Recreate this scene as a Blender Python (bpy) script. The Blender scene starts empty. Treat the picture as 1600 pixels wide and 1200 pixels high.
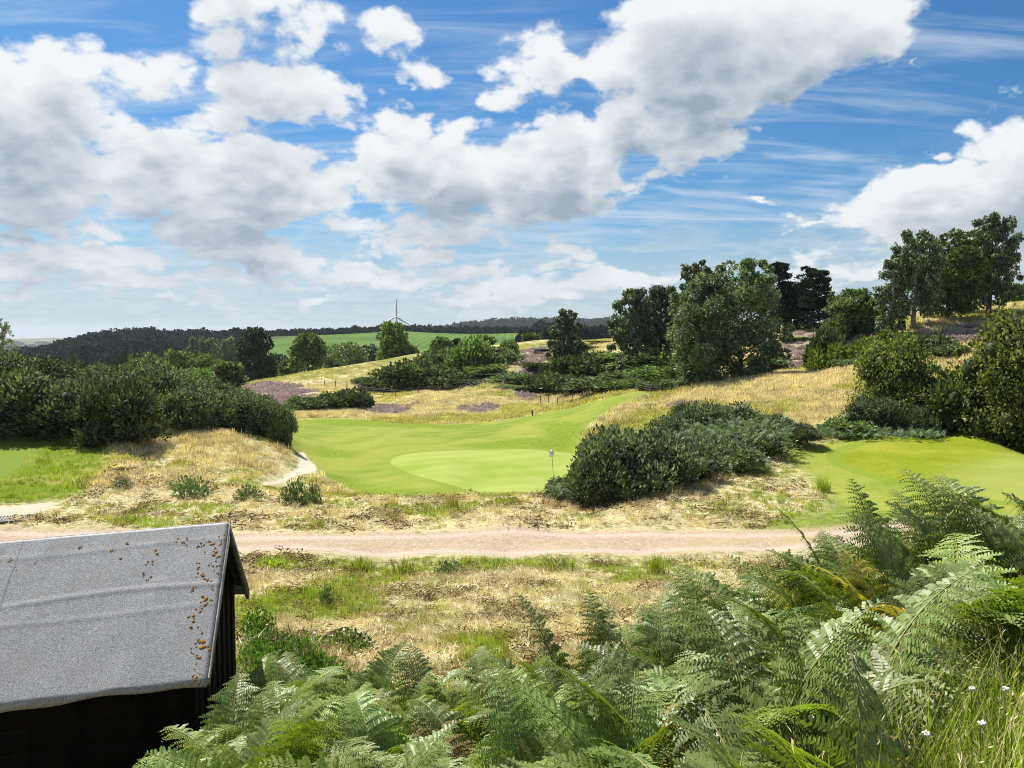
import bpy, math, random
import numpy as np
from mathutils import Vector, Matrix
PI = math.pi
SC = bpy.context.scene
COL = SC.collection
RNG = np.random.default_rng(11)
random.seed(11)

# ------------------------------------------------------------------ camera
CZ = 12.0                                   # eye height above the datum of the lowest fairway
FPX = 1202.0                                # focal length in pixels of the 1600 px wide photograph
PITCH = math.atan(70 / FPX)
cam = bpy.data.cameras.new('camera')
cam.sensor_width = 36
cam.lens = 36 * FPX / 1600
cam.clip_start = 0.05
cam.clip_end = 20000
camo = bpy.data.objects.new('camera', cam)
COL.objects.link(camo)
camo.location = (0, 0, CZ)
camo.rotation_euler = (PI / 2 - PITCH, 0, 0)
SC.camera = camo

# ------------------------------------------------------------------ light and exposure
SUN_EL, SUN_AZ = math.radians(55), math.radians(-38)      # azimuth from +Y towards +X
SUN = Vector((math.cos(SUN_EL) * math.sin(SUN_AZ), math.cos(SUN_EL) * math.cos(SUN_AZ), math.sin(SUN_EL)))
sl = bpy.data.lights.new('sun', 'SUN')
sl.energy = 4.6
sl.angle = math.radians(0.5)
sl.color = (1.0, 0.95, 0.86)
so = bpy.data.objects.new('sun', sl)
COL.objects.link(so)
so.rotation_euler = (-SUN).to_track_quat('-Z', 'Y').to_euler()
so.location = (0, 0, 60)
SC.view_settings.view_transform = 'Standard'
SC.view_settings.look = 'None'
SC.view_settings.gamma = 1
SC.view_settings.use_curve_mapping = False
SC.view_settings.exposure = 1.0
SC.cycles.max_bounces = 5
SC.cycles.diffuse_bounces = 3
SC.cycles.transparent_max_bounces = 4
SC.cycles.volume_bounces = 0
SC.cycles.filter_width = 1.0
SC.cycles.use_denoising = True
SC.cycles.denoising_prefilter = 'NONE'
SC.cycles.sample_clamp_indirect = 2.0

SKY_STRENGTH = 0.1
HAZE = 0.00005


class NT:
    """small helper that adds nodes to a node tree"""
    def __init__(s, tree):
        s.t = tree

    def n(s, typ, ins=None, **props):
        nd = s.t.nodes.new(typ)
        for k, v in props.items():
            setattr(nd, k, v)
        for k, v in (ins or {}).items():
            s.link(v, nd.inputs[k])
        return nd

    def link(s, v, sock):
        if isinstance(v, bpy.types.NodeSocket):
            s.t.links.new(v, sock)
        elif isinstance(v, bpy.types.Node):
            s.t.links.new(v.outputs[0], sock)
        else:
            if sock.type == 'RGBA' and hasattr(v, '__len__') and len(v) == 3:
                v = (*v, 1)
            sock.default_value = v

    def math(s, op, a, b=0.0, c=None, clamp=False):
        nd = s.n('ShaderNodeMath', {0: a, 1: b}, operation=op, use_clamp=clamp)
        if c is not None:
            s.link(c, nd.inputs[2])
        return nd.outputs[0]

    def vm(s, op, a, b=(0, 0, 0)):
        nd = s.n('ShaderNodeVectorMath', {0: a, 1: b}, operation=op)
        return nd.outputs[1] if op in ('LENGTH', 'DOT_PRODUCT', 'DISTANCE') else nd.outputs[0]

    def scale(s, a, f):
        nd = s.n('ShaderNodeVectorMath', {0: a}, operation='SCALE')
        s.link(f, nd.inputs['Scale'])
        return nd.outputs[0]

    def sstep(s, v, a, b, lo=0.0, hi=1.0):
        nd = s.n('ShaderNodeMapRange', {0: v, 1: a, 2: b, 3: lo, 4: hi}, interpolation_type='SMOOTHSTEP')
        return nd.outputs[0]

    def mixc(s, f, a, b, blend='MIX'):
        nd = s.n('ShaderNodeMix', data_type='RGBA', blend_type=blend)
        s.link(f, nd.inputs[0]); s.link(a, nd.inputs[6]); s.link(b, nd.inputs[7])
        return nd.outputs[2]

    def noise(s, vec, scale, detail=4, rough=0.5, dist=0.0, out=0):
        nd = s.n('ShaderNodeTexNoise', {'Scale': scale, 'Detail': detail, 'Roughness': rough, 'Distortion': dist})
        if vec is not None:
            s.link(vec, nd.inputs['Vector'])
        return nd.outputs[out]

    def attr(s, name):
        return s.n('ShaderNodeAttribute', attribute_name=name).outputs['Fac']


# ------------------------------------------------------------------ world: clear sky with cumulus
def pix_azel(px, py):
    d = pix_dir(px, py)
    return math.atan2(d[0], d[1]), math.asin(d[2])


def pix_dir(px, py):
    u, v = (px - 800) / FPX, (600 - py) / FPX
    c, s = math.cos(PITCH), math.sin(PITCH)
    d = np.array([u, c + v * s, -s + v * c])
    return d / np.linalg.norm(d)


# cumulus heaps: pixel of the centre, half width, half height, weight
CLOUDS = [
    (20, 200, 190, 120, 1.0), (110, 150, 105, 72, .95), (60, 290, 260, 90, 1.1), (215, 240, 110, 70, 1.1), (230, 300, 190, 72, 1.1), (350, 335, 130, 48, 1.1),
    (235, 118, 75, 42, .75), (60, 345, 280, 28, .9), (300, 130, 40, 30, .5),
    (430, 165, 125, 55, 1.2), (350, 200, 90, 34, .7), (500, 185, 60, 34, .8),
    (400, 20, 130, 78, 1.0), (355, 55, 70, 50, .7), (530, 30, 70, 55, .7), (605, 50, 66, 56, .9), (662, 125, 42, 46, .8), (630, 150, 20, 20, .5),
    (400, 275, 150, 60, 1.15), (490, 300, 110, 58, 1.0), (430, 345, 70, 26, .8),
    (620, 255, 120, 66, 1.2), (720, 275, 140, 72, 1.4), (830, 280, 130, 76, 1.4), (860, 225, 80, 60, 1.1), (920, 295, 90, 46, 1.0), (820, 345, 110, 34, .8), (940, 255, 80, 50, 1.0),
    (610, 195, 40, 26, .7), (672, 205, 46, 24, .7),
    (770, 160, 38, 32, .7), (785, 85, 36, 38, .5), (560, 190, 16, 30, .4),
    (1000, 220, 160, 52, 1.1), (1070, 205, 90, 40, .9),
    (860, 110, 80, 58, .95), (960, 125, 90, 55, .9), (830, 85, 30, 25, .5),
    (1080, 50, 165, 105, 1.15), (1200, 60, 190, 105, 1.2), (1320, 75, 95, 92, 1.15), (1110, 150, 125, 66, 1.2), (1225, 130, 140, 55, 1.1), (990, 20, 80, 60, .8),
    (1183, 323, 30, 11, .6), (1083, 273, 40, 15, .5), (1432, 118, 14, 10, .4),
    (1620, 255, 170, 88, 1.4), (1560, 310, 220, 62, 1.3), (1420, 300, 110, 40, 1.1), (1420, 345, 170, 48, 1.1), (1275, 360, 70, 14, .7), (1560, 400, 280, 45, 1.0),
    (1432, 242, 24, 18, .6), (1510, 205, 40, 28, .6),
    (90, 405, 260, 38, 1.05), (400, 405, 190, 34, 1.0), (250, 445, 260, 22, .8), (620, 440, 200, 28, .85), (700, 375, 150, 45, .95), (900, 440, 170, 28, .85), (880, 402, 60, 28, .9),
    (1010, 440, 170, 28, .8), (560, 360, 140, 38, .7), (1180, 415, 190, 26, .7), (760, 472, 260, 18, .6), (330, 365, 120, 26, .9), (60, 465, 240, 16, .6), (480, 475, 200, 14, .5), (1330, 430, 200, 22, .6),
]


def make_density_group(fine=True):
    g = bpy.data.node_groups.new('cloud_density', 'ShaderNodeTree')
    g.interface.new_socket('Dir', in_out='INPUT', socket_type='NodeSocketVector')
    g.interface.new_socket('Field', in_out='OUTPUT', socket_type='NodeSocketFloat')
    t = NT(g)
    gi = t.n('NodeGroupInput'); go = t.n('NodeGroupOutput')
    d = gi.outputs[0]
    sx = t.n('ShaderNodeSeparateXYZ', {0: d})
    x, y, z = sx.outputs
    az = t.math('ARCTAN2', x, y)
    el = t.math('ARCSINE', z)
    A0 = t.n('ShaderNodeCombineXYZ', {0: az, 1: el}).outputs[0]
    # perspective of the cloud layer: detail gets finer towards the horizon
    k = t.math('DIVIDE', 1.0, t.math('ADD', t.math('MAXIMUM', z, 0.0), 0.50))
    q = t.scale(d, k)
    warp = t.noise(q, 5.5, 5 if fine else 2, 0.58, out=1)
    warp = t.scale(t.vm('SUBTRACT', warp, (.5, .5, .5)), 0.13)
    A = t.vm('ADD', A0, warp)
    acc = None
    for (px, py, rx, ry, w) in CLOUDS:
        a, e = pix_azel(px, py)
        a1, _ = pix_azel(px + rx, py); a0, _ = pix_azel(px - rx, py)
        _, e1 = pix_azel(px, py - ry); _, e0 = pix_azel(px, py + ry)
        ra, re_ = (a1 - a0) / 2 * 1.25, (e1 - e0) / 2 * 1.25
        m = t.vm('MULTIPLY', t.vm('SUBTRACT', A, (a, e, 0)), (1 / ra, 1 / re_, 0))
        l = t.vm('LENGTH', m)
        v = t.math('MULTIPLY_ADD', l, -w, w)
        acc = v if acc is None else t.math('SMOOTH_MAX', acc, v, 0.12)
    # the same broken cover goes on outside the view
    low = t.noise(q, 1.9, 2, 0.5)
    gen = t.math('MULTIPLY', t.math('SUBTRACT', low, 0.47), 5.0)
    ow = t.math('MAXIMUM', t.sstep(t.math('ABSOLUTE', az), 0.60, 0.85), t.sstep(el, 0.46, 0.62))
    gen = t.math('SUBTRACT', gen, t.math('MULTIPLY', t.math('SUBTRACT', 1.0, ow), 4.0))
    acc = t.math('MAXIMUM', t.math('MAXIMUM', acc, -0.42), gen)
    n1 = t.noise(q, 6.6, 9 if fine else 4, 0.60, 0.2)
    f = t.math('MULTIPLY_ADD', t.math('SUBTRACT', n1, 0.5), 1.75, acc)
    if not fine:
        t.link(f, go.inputs[0])
        return g
    vo = t.n('ShaderNodeTexVoronoi', {'Vector': t.vm('ADD', q, t.scale(warp, 0.5)), 'Scale': 15.0, 'Detail': 3.0, 'Roughness': 0.5}, feature='F1')
    puff = t.math('SUBTRACT', 0.5, vo.outputs['Distance'])
    f = t.math('MULTIPLY_ADD', puff, 0.40, f)
    t.link(f, go.inputs[0])
    return g


def make_world():
    w = bpy.data.worlds.new('World')
    SC.world = w
    w.use_nodes = True
    nt = w.node_tree
    nt.nodes.clear()
    t = NT(nt)
    out = t.n('ShaderNodeOutputWorld')
    bg = t.n('ShaderNodeBackground', {'Strength': SKY_STRENGTH})
    sky = t.n('ShaderNodeTexSky', sky_type='NISHITA')
    sky.sun_disc = False
    sky.sun_elevation = SUN_EL
    sky.sun_rotation = SUN_AZ
    sky.altitude = 100
    sky.air_density = 1.0
    sky.dust_density = 0.6
    sky.ozone_density = 1.6
    d = t.n('ShaderNodeTexCoord').outputs['Generated']
    dens, soft = make_density_group(), make_density_group(False)

    def D(vec, g=None):
        nd = t.n('ShaderNodeGroup', node_tree=g or dens)
        t.link(vec, nd.inputs[0])
        return nd.outputs[0]
    up = Vector((SUN.x * .5, SUN.y * .2, 1.0)).normalized()
    f0 = D(d)
    f1 = D(t.vm('NORMALIZE', t.vm('ADD', d, tuple(up * 0.022))))
    f2 = D(t.vm('NORMALIZE', t.vm('ADD', d, tuple(up * 0.055))), soft)
    f3 = D(t.vm('NORMALIZE', t.vm('ADD', d, tuple(up * 0.10))), soft)
    z = t.n('ShaderNodeSeparateXYZ', {0: d}).outputs[2]
    zc = t.math('MAXIMUM', z, 0.0)
    cover = t.sstep(f0, 0.03, 0.36)
    # light that is lost in the cloud between this point and the sun
    o0 = t.sstep(f0, 0.2, 1.5)
    o1 = t.sstep(f1, 0.1, 1.2)
    o2 = t.sstep(f2, 0.05, 1.1)
    o3 = t.sstep(f3, 0.0, 1.0)
    occ = t.math('ADD', t.math('ADD', t.math('MULTIPLY', o0, 0.16), t.math('MULTIPLY', o3, 0.30)), t.math('ADD', t.math('MULTIPLY', o1, 0.38), t.math('MULTIPLY', o2, 0.38)), clamp=True)
    relief = t.math('MULTIPLY', t.math('SUBTRACT', f0, f1), 0.30)
    relief = t.math('MINIMUM', t.math('MAXIMUM', relief, -0.15), 0.18)
    lit = t.math('ADD', t.math('POWER', t.math('SUBTRACT', 1.0, occ), 0.75), relief, clamp=True)
    white = (4.45, 4.6, 4.72)
    grey = (1.65, 2.03, 2.45)
    ccol = t.mixc(lit, grey, white)
    # clear sky: deeper blue, thin cirrus streaks, paler near the horizon
    hsv = t.n('ShaderNodeHueSaturation', {'Hue': 0.5, 'Saturation': 1.25, 'Value': 0.60, 'Color': sky.outputs[0]})
    base = t.mixc(1.0, hsv.outputs[0], (.42, .72, .87), 'MULTIPLY')
    k = t.math('DIVIDE', 1.0, t.math('ADD', zc, 0.2))
    q = t.scale(d, k)
    mp = t.n('ShaderNodeMapping', {'Vector': q, 'Rotation': (0, 0, math.radians(14)), 'Scale': (1.1, 5.0, 6.0)})
    ci = t.noise(mp.outputs[0], 1.3, 7, 0.62, 0.6)
    ci = t.math('MULTIPLY', t.sstep(ci, 0.42, 0.76), 0.50)
    base = t.mixc(ci, base, (4.0, 4.3, 4.6))
    # contrails over the right half of the view
    for (p0, p1, wd, am) in (((905, 336), (1235, 343), .0022, .34), ((990, 288), (1245, 318), .006, .30), ((1180, 242), (1350, 246), .006, .30), ((640, 238), (780, 250), .008, .3)):
        a0, e0 = pix_azel(*p0); a1, e1 = pix_azel(*p1)
        sx = t.n('ShaderNodeSeparateXYZ', {0: d})
        az = t.math('ARCTAN2', sx.outputs[0], sx.outputs[1]); el = t.math('ARCSINE', sx.outputs[2])
        uu = t.math('DIVIDE', t.math('SUBTRACT', az, (a0 + a1) / 2), (a1 - a0) / 2)
        line = t.math('MULTIPLY_ADD', t.math('SUBTRACT', az, a0), (e1 - e0) / (a1 - a0), e0)
        wob = t.math('MULTIPLY', t.math('SUBTRACT', t.noise(q, 9, 4, .6), .5), wd * 2.5)
        dv = t.math('ABSOLUTE', t.math('ADD', t.math('SUBTRACT', el, line), wob))
        m = t.math('MULTIPLY', t.sstep(dv, wd, 0.0), t.sstep(t.math('ABSOLUTE', uu), 1.0, 0.55))
        base = t.mixc(t.math('MULTIPLY', m, am), base, (4.2, 4.4, 4.6))
    # pale layered cloud low over the horizon
    lowmix = t.sstep(z, 0.20, 0.01)
    base = t.mixc(t.math('MULTIPLY', lowmix, 0.80), base, (2.65, 3.0, 3.4))
    mp2 = t.n('ShaderNodeMapping', {'Vector': q, 'Scale': (1.6, 1.6, 9.0)})
    st = t.noise(mp2.outputs[0], 2.6, 7, 0.6, 0.4)
    stm = t.math('MULTIPLY', t.sstep(st, 0.45, 0.62), t.sstep(z, 0.26, 0.06))
    base = t.mixc(t.math('MULTIPLY', stm, 0.35), base, t.mixc(t.sstep(st, 0.52, 0.72), (4.1, 4.2, 4.3), (2.55, 2.78, 3.0)))
    # distance softens the clouds near the horizon
    far = t.sstep(z, 0.22, 0.0)
    ccol = t.mixc(t.math('MULTIPLY', far, 0.32), ccol, (3.1, 3.35, 3.6))
    colr = t.mixc(t.math('MULTIPLY', cover, t.sstep(z, 0.005, 0.05)), base, ccol)
    colr = t.mixc(t.sstep(z, 0.03, -0.005), colr, (3.0, 3.35, 3.6))
    t.link(colr, bg.inputs[0])
    t.link(bg.outputs[0], out.inputs[0])
    w.cycles.sampling_method = 'MANUAL'
    w.cycles.sample_map_resolution = 512


make_world()


# ------------------------------------------------------------------ numpy noise
def _hash(ix, iy, seed):
    h = (ix.astype(np.int64) * 374761393 + iy.astype(np.int64) * 668265263 + seed * 974634777) & 0xFFFFFFFF
    h = ((h ^ (h >> 13)) * 1274126177) & 0xFFFFFFFF
    return ((h ^ (h >> 16)) & 0xFFFF) / 65535.0


def vnoise(x, y, seed=0):
    ix, iy = np.floor(x), np.floor(y)
    fx, fy = x - ix, y - iy
    fx, fy = fx * fx * (3 - 2 * fx), fy * fy * (3 - 2 * fy)
    a = _hash(ix, iy, seed); b = _hash(ix + 1, iy, seed); c = _hash(ix, iy + 1, seed); d = _hash(ix + 1, iy + 1, seed)
    return (a * (1 - fx) + b * fx) * (1 - fy) + (c * (1 - fx) + d * fx) * fy


def fbm(x, y, seed=0, oct=4):
    s, a, tot = 0, 1, 0
    for i in range(oct):
        s = s + a * vnoise(x * 2 ** i + 17.3 * i, y * 2 ** i - 9.1 * i, seed + i)
        tot += a; a *= .5
    return s / tot


# ------------------------------------------------------------------ terrain: heights from surveyed points
def th_s(px, py):
    d = pix_dir(px, py)
    return math.atan2(d[0], d[1]), d[2] / math.hypot(d[0], d[1])


CP = []          # (theta, ln r, slope seen from the eye)


def cp(px, py, Y):
    th, s = th_s(px, py)
    CP.append((th, math.log(Y / math.cos(th)), s))


def cph(px, Y, h):
    th = math.atan((px - 800) / FPX)
    r = Y / math.cos(th)
    CP.append((th, math.log(r), h / r))


for px, prof in ((-900, [(1, -1.7), (3, -2.6), (6, -4.0), (10, -4.8), (20, -6.0)]),
                 (0, [(1, -1.7), (2.5, -2.65), (5, -3.9), (7.5, -4.45), (10, -4.75), (14, -5.25), (20, -6.0)]),
                 (400, [(1, -1.68), (2.5, -2.3), (5, -3.15), (7.5, -3.95), (10, -4.5), (14, -5.15), (20, -6.1)]),
                 (800, [(1, -1.65), (2.5, -2.25), (4, -2.8), (6.6, -3.5), (10, -4.4), (14, -5.1), (20, -6.1)]),
                 (1200, [(1, -1.62), (2.5, -2.1), (4, -2.5), (6.6, -3.15), (10, -4.1), (14, -5.0), (20, -6.05)]),
                 (1500, [(1, -1.6), (2.5, -1.95), (4, -2.25), (6.6, -2.75), (10, -3.7), (14, -4.8), (20, -6.0)]),
                 (2500, [(1, -1.6), (3, -1.9), (6, -2.3), (10, -3.2), (20, -5.5)])):
    for Y, h in prof:
        cph(px, Y, h)
for px, yb, yt, Y in ((380, 862, 833, 23.3), (600, 865, 831, 23.3), (800, 865, 829, 23.3), (1000, 863, 829, 23.4), (1200, 861, 829, 23.5), (1400, 852, 815, 24.0), (1520, 840, 805, 24.4), (150, 868, 826, 23.6), (-60, 876, 818, 23.6)):
    cp(px, yb, Y)
    cp(px, yt, Y + 2.8)
for q in (  # verge beyond the track
        (800, 800, 29.5), (800, 780, 35.5), (1000, 800, 29.5), (1100, 770, 33.5), (600, 800, 29.5), (600, 780, 35), (450, 800, 29.5), (300, 800, 30), (150, 800, 30), (200, 765, 34), (60, 785, 31), (1200, 800, 29.5), (1200, 745, 36),
        # putting green beside the flag and the fairway round it
        (740, 768, 43.5), (700, 735, 50), (860, 764, 45.5), (830, 703, 60), (680, 705, 60), (560, 765, 45), (620, 690, 65), (900, 700, 61), (950, 770, 43), (1000, 730, 47),
        (490, 742, 47), (470, 707, 56), (460, 680, 66), (470, 655, 86), (560, 655, 88), (650, 660, 84), (760, 656, 86), (850, 648, 84), (950, 625, 84),
        (1000, 606, 98), (1000, 660, 64), (930, 680, 65),
        # left mound under the gorse and the tee
        (100, 690, 47), (0, 690, 47), (-120, 690, 47), (30, 735, 38), (-100, 735, 38), (240, 714, 44), (330, 722, 44), (300, 756, 38), (300, 772, 35), (400, 734, 44), (450, 706, 51), (440, 754, 44), (200, 740, 36.5),
        (0, 610, 70), (150, 612, 68), (250, 618, 66), (350, 640, 62), (430, 672, 58), (-200, 600, 70),
        # heath slopes in the middle
        (500, 645, 98), (600, 640, 104), (750, 641, 104), (880, 634, 100), (660, 620, 116), (800, 612, 124), (560, 618, 128), (420, 640, 112), (470, 622, 126), (400, 608, 145), (480, 606, 146),
        (600, 612, 142), (700, 606, 146), (850, 610, 138), (600, 580, 165), (700, 565, 172), (800, 575, 150), (870, 560, 152), (950, 590, 118), (900, 600, 125),
        (365, 604, 170), (430, 591, 178), (500, 578, 186), (570, 567, 192), (650, 553, 198), (750, 541, 204), (850, 531, 208), (930, 532, 190), (880, 540, 175),
        # right hillside
        (1000, 620, 86), (1010, 625, 84), (1090, 608, 84), (1200, 592, 80), (1340, 577, 76), (1150, 640, 64), (1250, 640, 59), (1350, 620, 60), (1250, 690, 46), (1130, 690, 46), (1050, 720, 42), (1150, 730, 39), (950, 790, 34), (870, 778, 38),
        (1100, 590, 96), (1200, 582, 96), (1290, 575, 96), (1000, 575, 116), (1050, 560, 118), (1240, 555, 106), (1240, 528, 118), (1320, 515, 118), (1330, 540, 108), (1400, 520, 100), (1430, 508, 96), (1540, 492, 100), (1600, 483, 102), (1700, 478, 102),
        (1450, 545, 84), (1500, 570, 70), (1600, 530, 80), (1450, 600, 62), (1600, 600, 55), (1750, 600, 50), (1100, 525, 140), (980, 535, 150), (1260, 515, 128), (1560, 476, 130), (1400, 500, 130),
        # second putting green
        (1310, 712, 42), (1420, 680, 48.5), (1550, 676, 49), (1700, 676, 49), (1450, 667, 52), (1600, 667, 52), (1450, 720, 39.5), (1600, 720, 39), (1430, 790, 29.8), (1560, 800, 28.6), (1300, 780, 31.5), (1750, 790, 29)):
    cp(*q)
for q in (  # valley and far country
        (300, 120, -12), (100, 120, -12), (-200, 120, -12), (-200, 300, -24), (100, 300, -24), (300, 300, -23), (400, 210, -14), (480, 250, -14.5), (600, 260, -11), (750, 260, -6), (900, 260, -4),
        (430, 420, -20), (600, 420, -17), (800, 420, -10), (200, 450, -26), (0, 450, -28), (-200, 450, -28),
        (430, 560, -12), (430, 760, -1.5), (430, 900, 3), (620, 600, -8), (620, 920, 9.5), (840, 600, -6), (840, 900, 7.5),
        (330, 600, -16), (330, 780, -6), (330, 950, 0), (200, 600, -18), (200, 780, -7), (200, 950, 3), (120, 800, -10), (60, 800, -20), (0, 800, -28), (-200, 800, -30), (60, 600, -26),
        (620, 1050, 8), (840, 1050, 5), (330, 1200, -8), (430, 1200, 0), (200, 1200, -8), (0, 1300, -40), (620, 1500, -8), (900, 1300, -5),
        (900, 2300, 40), (820, 2500, 50), (960, 2500, 50), (740, 2500, 40), (650, 2500, 12), (500, 2500, 0), (300, 2500, -20), (0, 2500, -40), (-300, 2500, -45),
        (0, 6000, 8), (300, 6000, 0), (800, 6000, 20), (1200, 6000, 20), (1600, 6000, 20), (-300, 6000, 0),
        (1100, 200, 0), (1300, 200, 3), (1600, 180, 9), (1900, 180, 9), (1100, 400, -2), (1400, 400, 2), (1700, 400, 5), (1100, 1000, 0), (1500, 1000, 5), (1900, 1000, 5), (1300, 2500, 30), (1700, 2500, 20)):
    cph(*q)
CP = np.array(CP)


def rbf_xy(th, lr):
    return np.stack([np.clip(th, -1.25, 1.25) * 3.0, lr], -1)


def _phi(d2):
    return -np.sqrt(d2 + 0.0016)


_c = rbf_xy(CP[:, 0], CP[:, 1])
_d2 = ((_c[:, None] - _c[None]) ** 2).sum(-1)
_n = len(CP)
_M = np.zeros((_n + 3, _n + 3))
_M[:_n, :_n] = _phi(_d2) - 0.004 * np.eye(_n)
_M[:_n, _n] = _M[_n, :_n] = 1
_M[:_n, _n + 1:] = _c; _M[_n + 1:, :_n] = _c.T
_b = np.zeros(_n + 3); _b[:_n] = CP[:, 2]
_w = np.linalg.solve(_M, _b)


def slope(th, lr):
    p = rbf_xy(th, lr).reshape(-1, 2)
    o = np.empty(len(p))
    for i in range(0, len(p), 20000):
        q = p[i:i + 20000]
        d2 = (q ** 2).sum(1)[:, None] + (_c ** 2).sum(1)[None] - 2 * q @ _c.T
        o[i:i + 20000] = _phi(np.maximum(d2, 0)) @ _w[:_n] + _w[_n] + q @ _w[_n + 1:]
    return o.reshape(np.shape(th))


def hbase(x, y):
    x = np.asarray(x, float); y = np.asarray(y, float)
    th = np.arctan2(x, y); r = np.maximum(np.hypot(x, y), 1.0)
    s = slope(th, np.log(r))
    return CZ + s * r


def hit(px, py, rmin=3.0, rmax=9000.0):
    """world x, y where the sight line through a photograph pixel meets the ground"""
    th, s = th_s(px, py)
    lr = np.linspace(math.log(rmin), math.log(rmax), 900)
    S = slope(np.full(900, th), lr)
    ok = np.nonzero(S >= s)[0]
    i = ok[0] if len(ok) else int(np.argmax(S))
    r = math.exp(lr[i])
    return r * math.sin(th), r * math.cos(th)


def poly(pts, rmin=3.0, rmax=9000.0):
    return np.array([hit(p[0], p[1], rmin, rmax) for p in pts])


def smooth_poly(P, n=2):
    for _ in range(n):
        Q = np.roll(P, -1, 0)
        P = np.stack([P * .75 + Q * .25, P * .25 + Q * .75], 1).reshape(-1, 2)
    return P


def sdist(P, x, y, far=30.0):
    """signed distance in metres, positive inside"""
    out = np.full(x.shape, -far)
    lo, hi = P.min(0) - far, P.max(0) + far
    m = (x > lo[0]) & (x < hi[0]) & (y > lo[1]) & (y < hi[1])
    xx, yy = x[m], y[m]
    d = np.full(xx.shape, 1e9); ins = np.zeros(xx.shape, bool)
    for i in range(len(P)):
        a, b = P[i], P[(i + 1) % len(P)]
        ex, ey = b - a
        t = np.clip(((xx - a[0]) * ex + (yy - a[1]) * ey) / (ex * ex + ey * ey + 1e-12), 0, 1)
        d = np.minimum(d, np.hypot(xx - a[0] - t * ex, yy - a[1] - t * ey))
        c = ((a[1] > yy) != (b[1] > yy)) & (xx < (b[0] - a[0]) * (yy - a[1]) / (b[1] - a[1] + 1e-12) + a[0])
        ins ^= c
    out[m] = np.where(ins, d, -d)
    return np.clip(out, -far, far)


LUSH = None
REG = {
    'putting_green': smooth_poly(poly([(604, 722), (625, 711), (680, 706), (760, 703), (860, 705), (900, 709), (945, 720), (950, 745), (930, 768), (860, 770), (790, 769), (720, 763), (670, 750), (630, 737)], 30)),
    'second_green': smooth_poly(poly([(1308, 712), (1340, 697), (1420, 685), (1520, 679), (1640, 677), (1760, 690), (1780, 760), (1640, 790), (1520, 777), (1440, 762), (1370, 743), (1320, 727)], 20)),
    'fairway': smooth_poly(poly([(456, 656), (500, 653), (560, 655), (640, 663), (720, 663), (800, 655), (880, 640), (955, 623), (995, 612), (1012, 610), (1008, 616), (975, 630), (940, 648), (915, 670), (905, 695), (940, 715), (975, 740), (955, 776), (860, 774), (700, 774), (610, 777), (560, 770), (515, 752), (498, 742), (490, 720), (470, 705), (440, 690), (430, 672)], 30), 1),
    'second_fairway': smooth_poly(poly([(1215, 705), (1290, 691), (1400, 677), (1480, 669), (1640, 667), (1850, 680), (1850, 805), (1700, 800), (1600, 806), (1500, 806), (1400, 802), (1330, 794), (1290, 765), (1255, 735), (1225, 720)], 20), 1),
    'lush': smooth_poly(poly([(1150, 830), (1200, 822), (1280, 808), (1300, 780), (1280, 745), (1330, 760), (1420, 795), (1510, 806), (1400, 816), (1290, 828)], 20), 1),
    'tee': poly([(-200, 700), (0, 689), (85, 684), (62, 703), (30, 732), (0, 750), (-200, 800)], 20),
    'tee_slope': smooth_poly(poly([(70, 682), (135, 684), (175, 705), (160, 745), (125, 772), (80, 785), (0, 785), (-200, 800), (-200, 700), (0, 690)], 20), 1),
    'gravel_track': smooth_poly(poly([(-400, 814), (0, 820), (120, 826), (250, 829), (370, 833), (500, 833), (700, 830), (900, 829), (1100, 830), (1290, 826), (1400, 815), (1510, 805), (1750, 780), (1750, 815), (1510, 841), (1400, 852), (1290, 858), (1100, 862), (900, 864), (700, 866), (500, 864), (380, 862), (200, 868), (0, 875), (-400, 884)], 15), 1),
    'concrete_path': smooth_poly(poly([(-300, 800), (0, 793), (50, 787), (88, 785), (72, 797), (42, 807), (0, 811), (-300, 820)], 20), 1),
    'footpath': smooth_poly(poly([(464, 706), (477, 705), (482, 718), (497, 731), (495, 741), (472, 743), (442, 753), (415, 760), (405, 754), (440, 744), (462, 734), (466, 722)], 35), 1),
    'lush_band': None,
    'crop_field': poly([(405, 562), (418, 532), (520, 522), (640, 516.5), (760, 516.5), (845, 519), (870, 530), (700, 550), (600, 565)], 400, 960),
}
REG.pop('lush_band')
BAND = [smooth_poly(poly(p, 30), 1) for p in (
    [(462, 655), (560, 654), (680, 664), (760, 664), (700, 671), (600, 668), (500, 662)], [(690, 697), (760, 690), (840, 684), (900, 690), (905, 708), (860, 705), (760, 702)], [(840, 665), (905, 655), (915, 690), (860, 690)],
    [(500, 748), (540, 742), (610, 760), (680, 772), (600, 776), (540, 768)], [(480, 705), (500, 698), (570, 705), (560, 716), (500, 716)])]
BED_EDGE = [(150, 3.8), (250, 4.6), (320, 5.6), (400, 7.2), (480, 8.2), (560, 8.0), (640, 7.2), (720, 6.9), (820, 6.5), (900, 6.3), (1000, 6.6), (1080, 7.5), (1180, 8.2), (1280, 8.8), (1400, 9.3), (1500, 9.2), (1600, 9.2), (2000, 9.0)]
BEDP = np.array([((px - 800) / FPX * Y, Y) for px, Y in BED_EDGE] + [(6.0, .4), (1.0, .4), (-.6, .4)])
PALE = poly([(1440, 760), (1480, 735), (1560, 712), (1640, 695), (1700, 700), (1760, 760), (1640, 790), (1520, 778)], 20)
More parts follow.
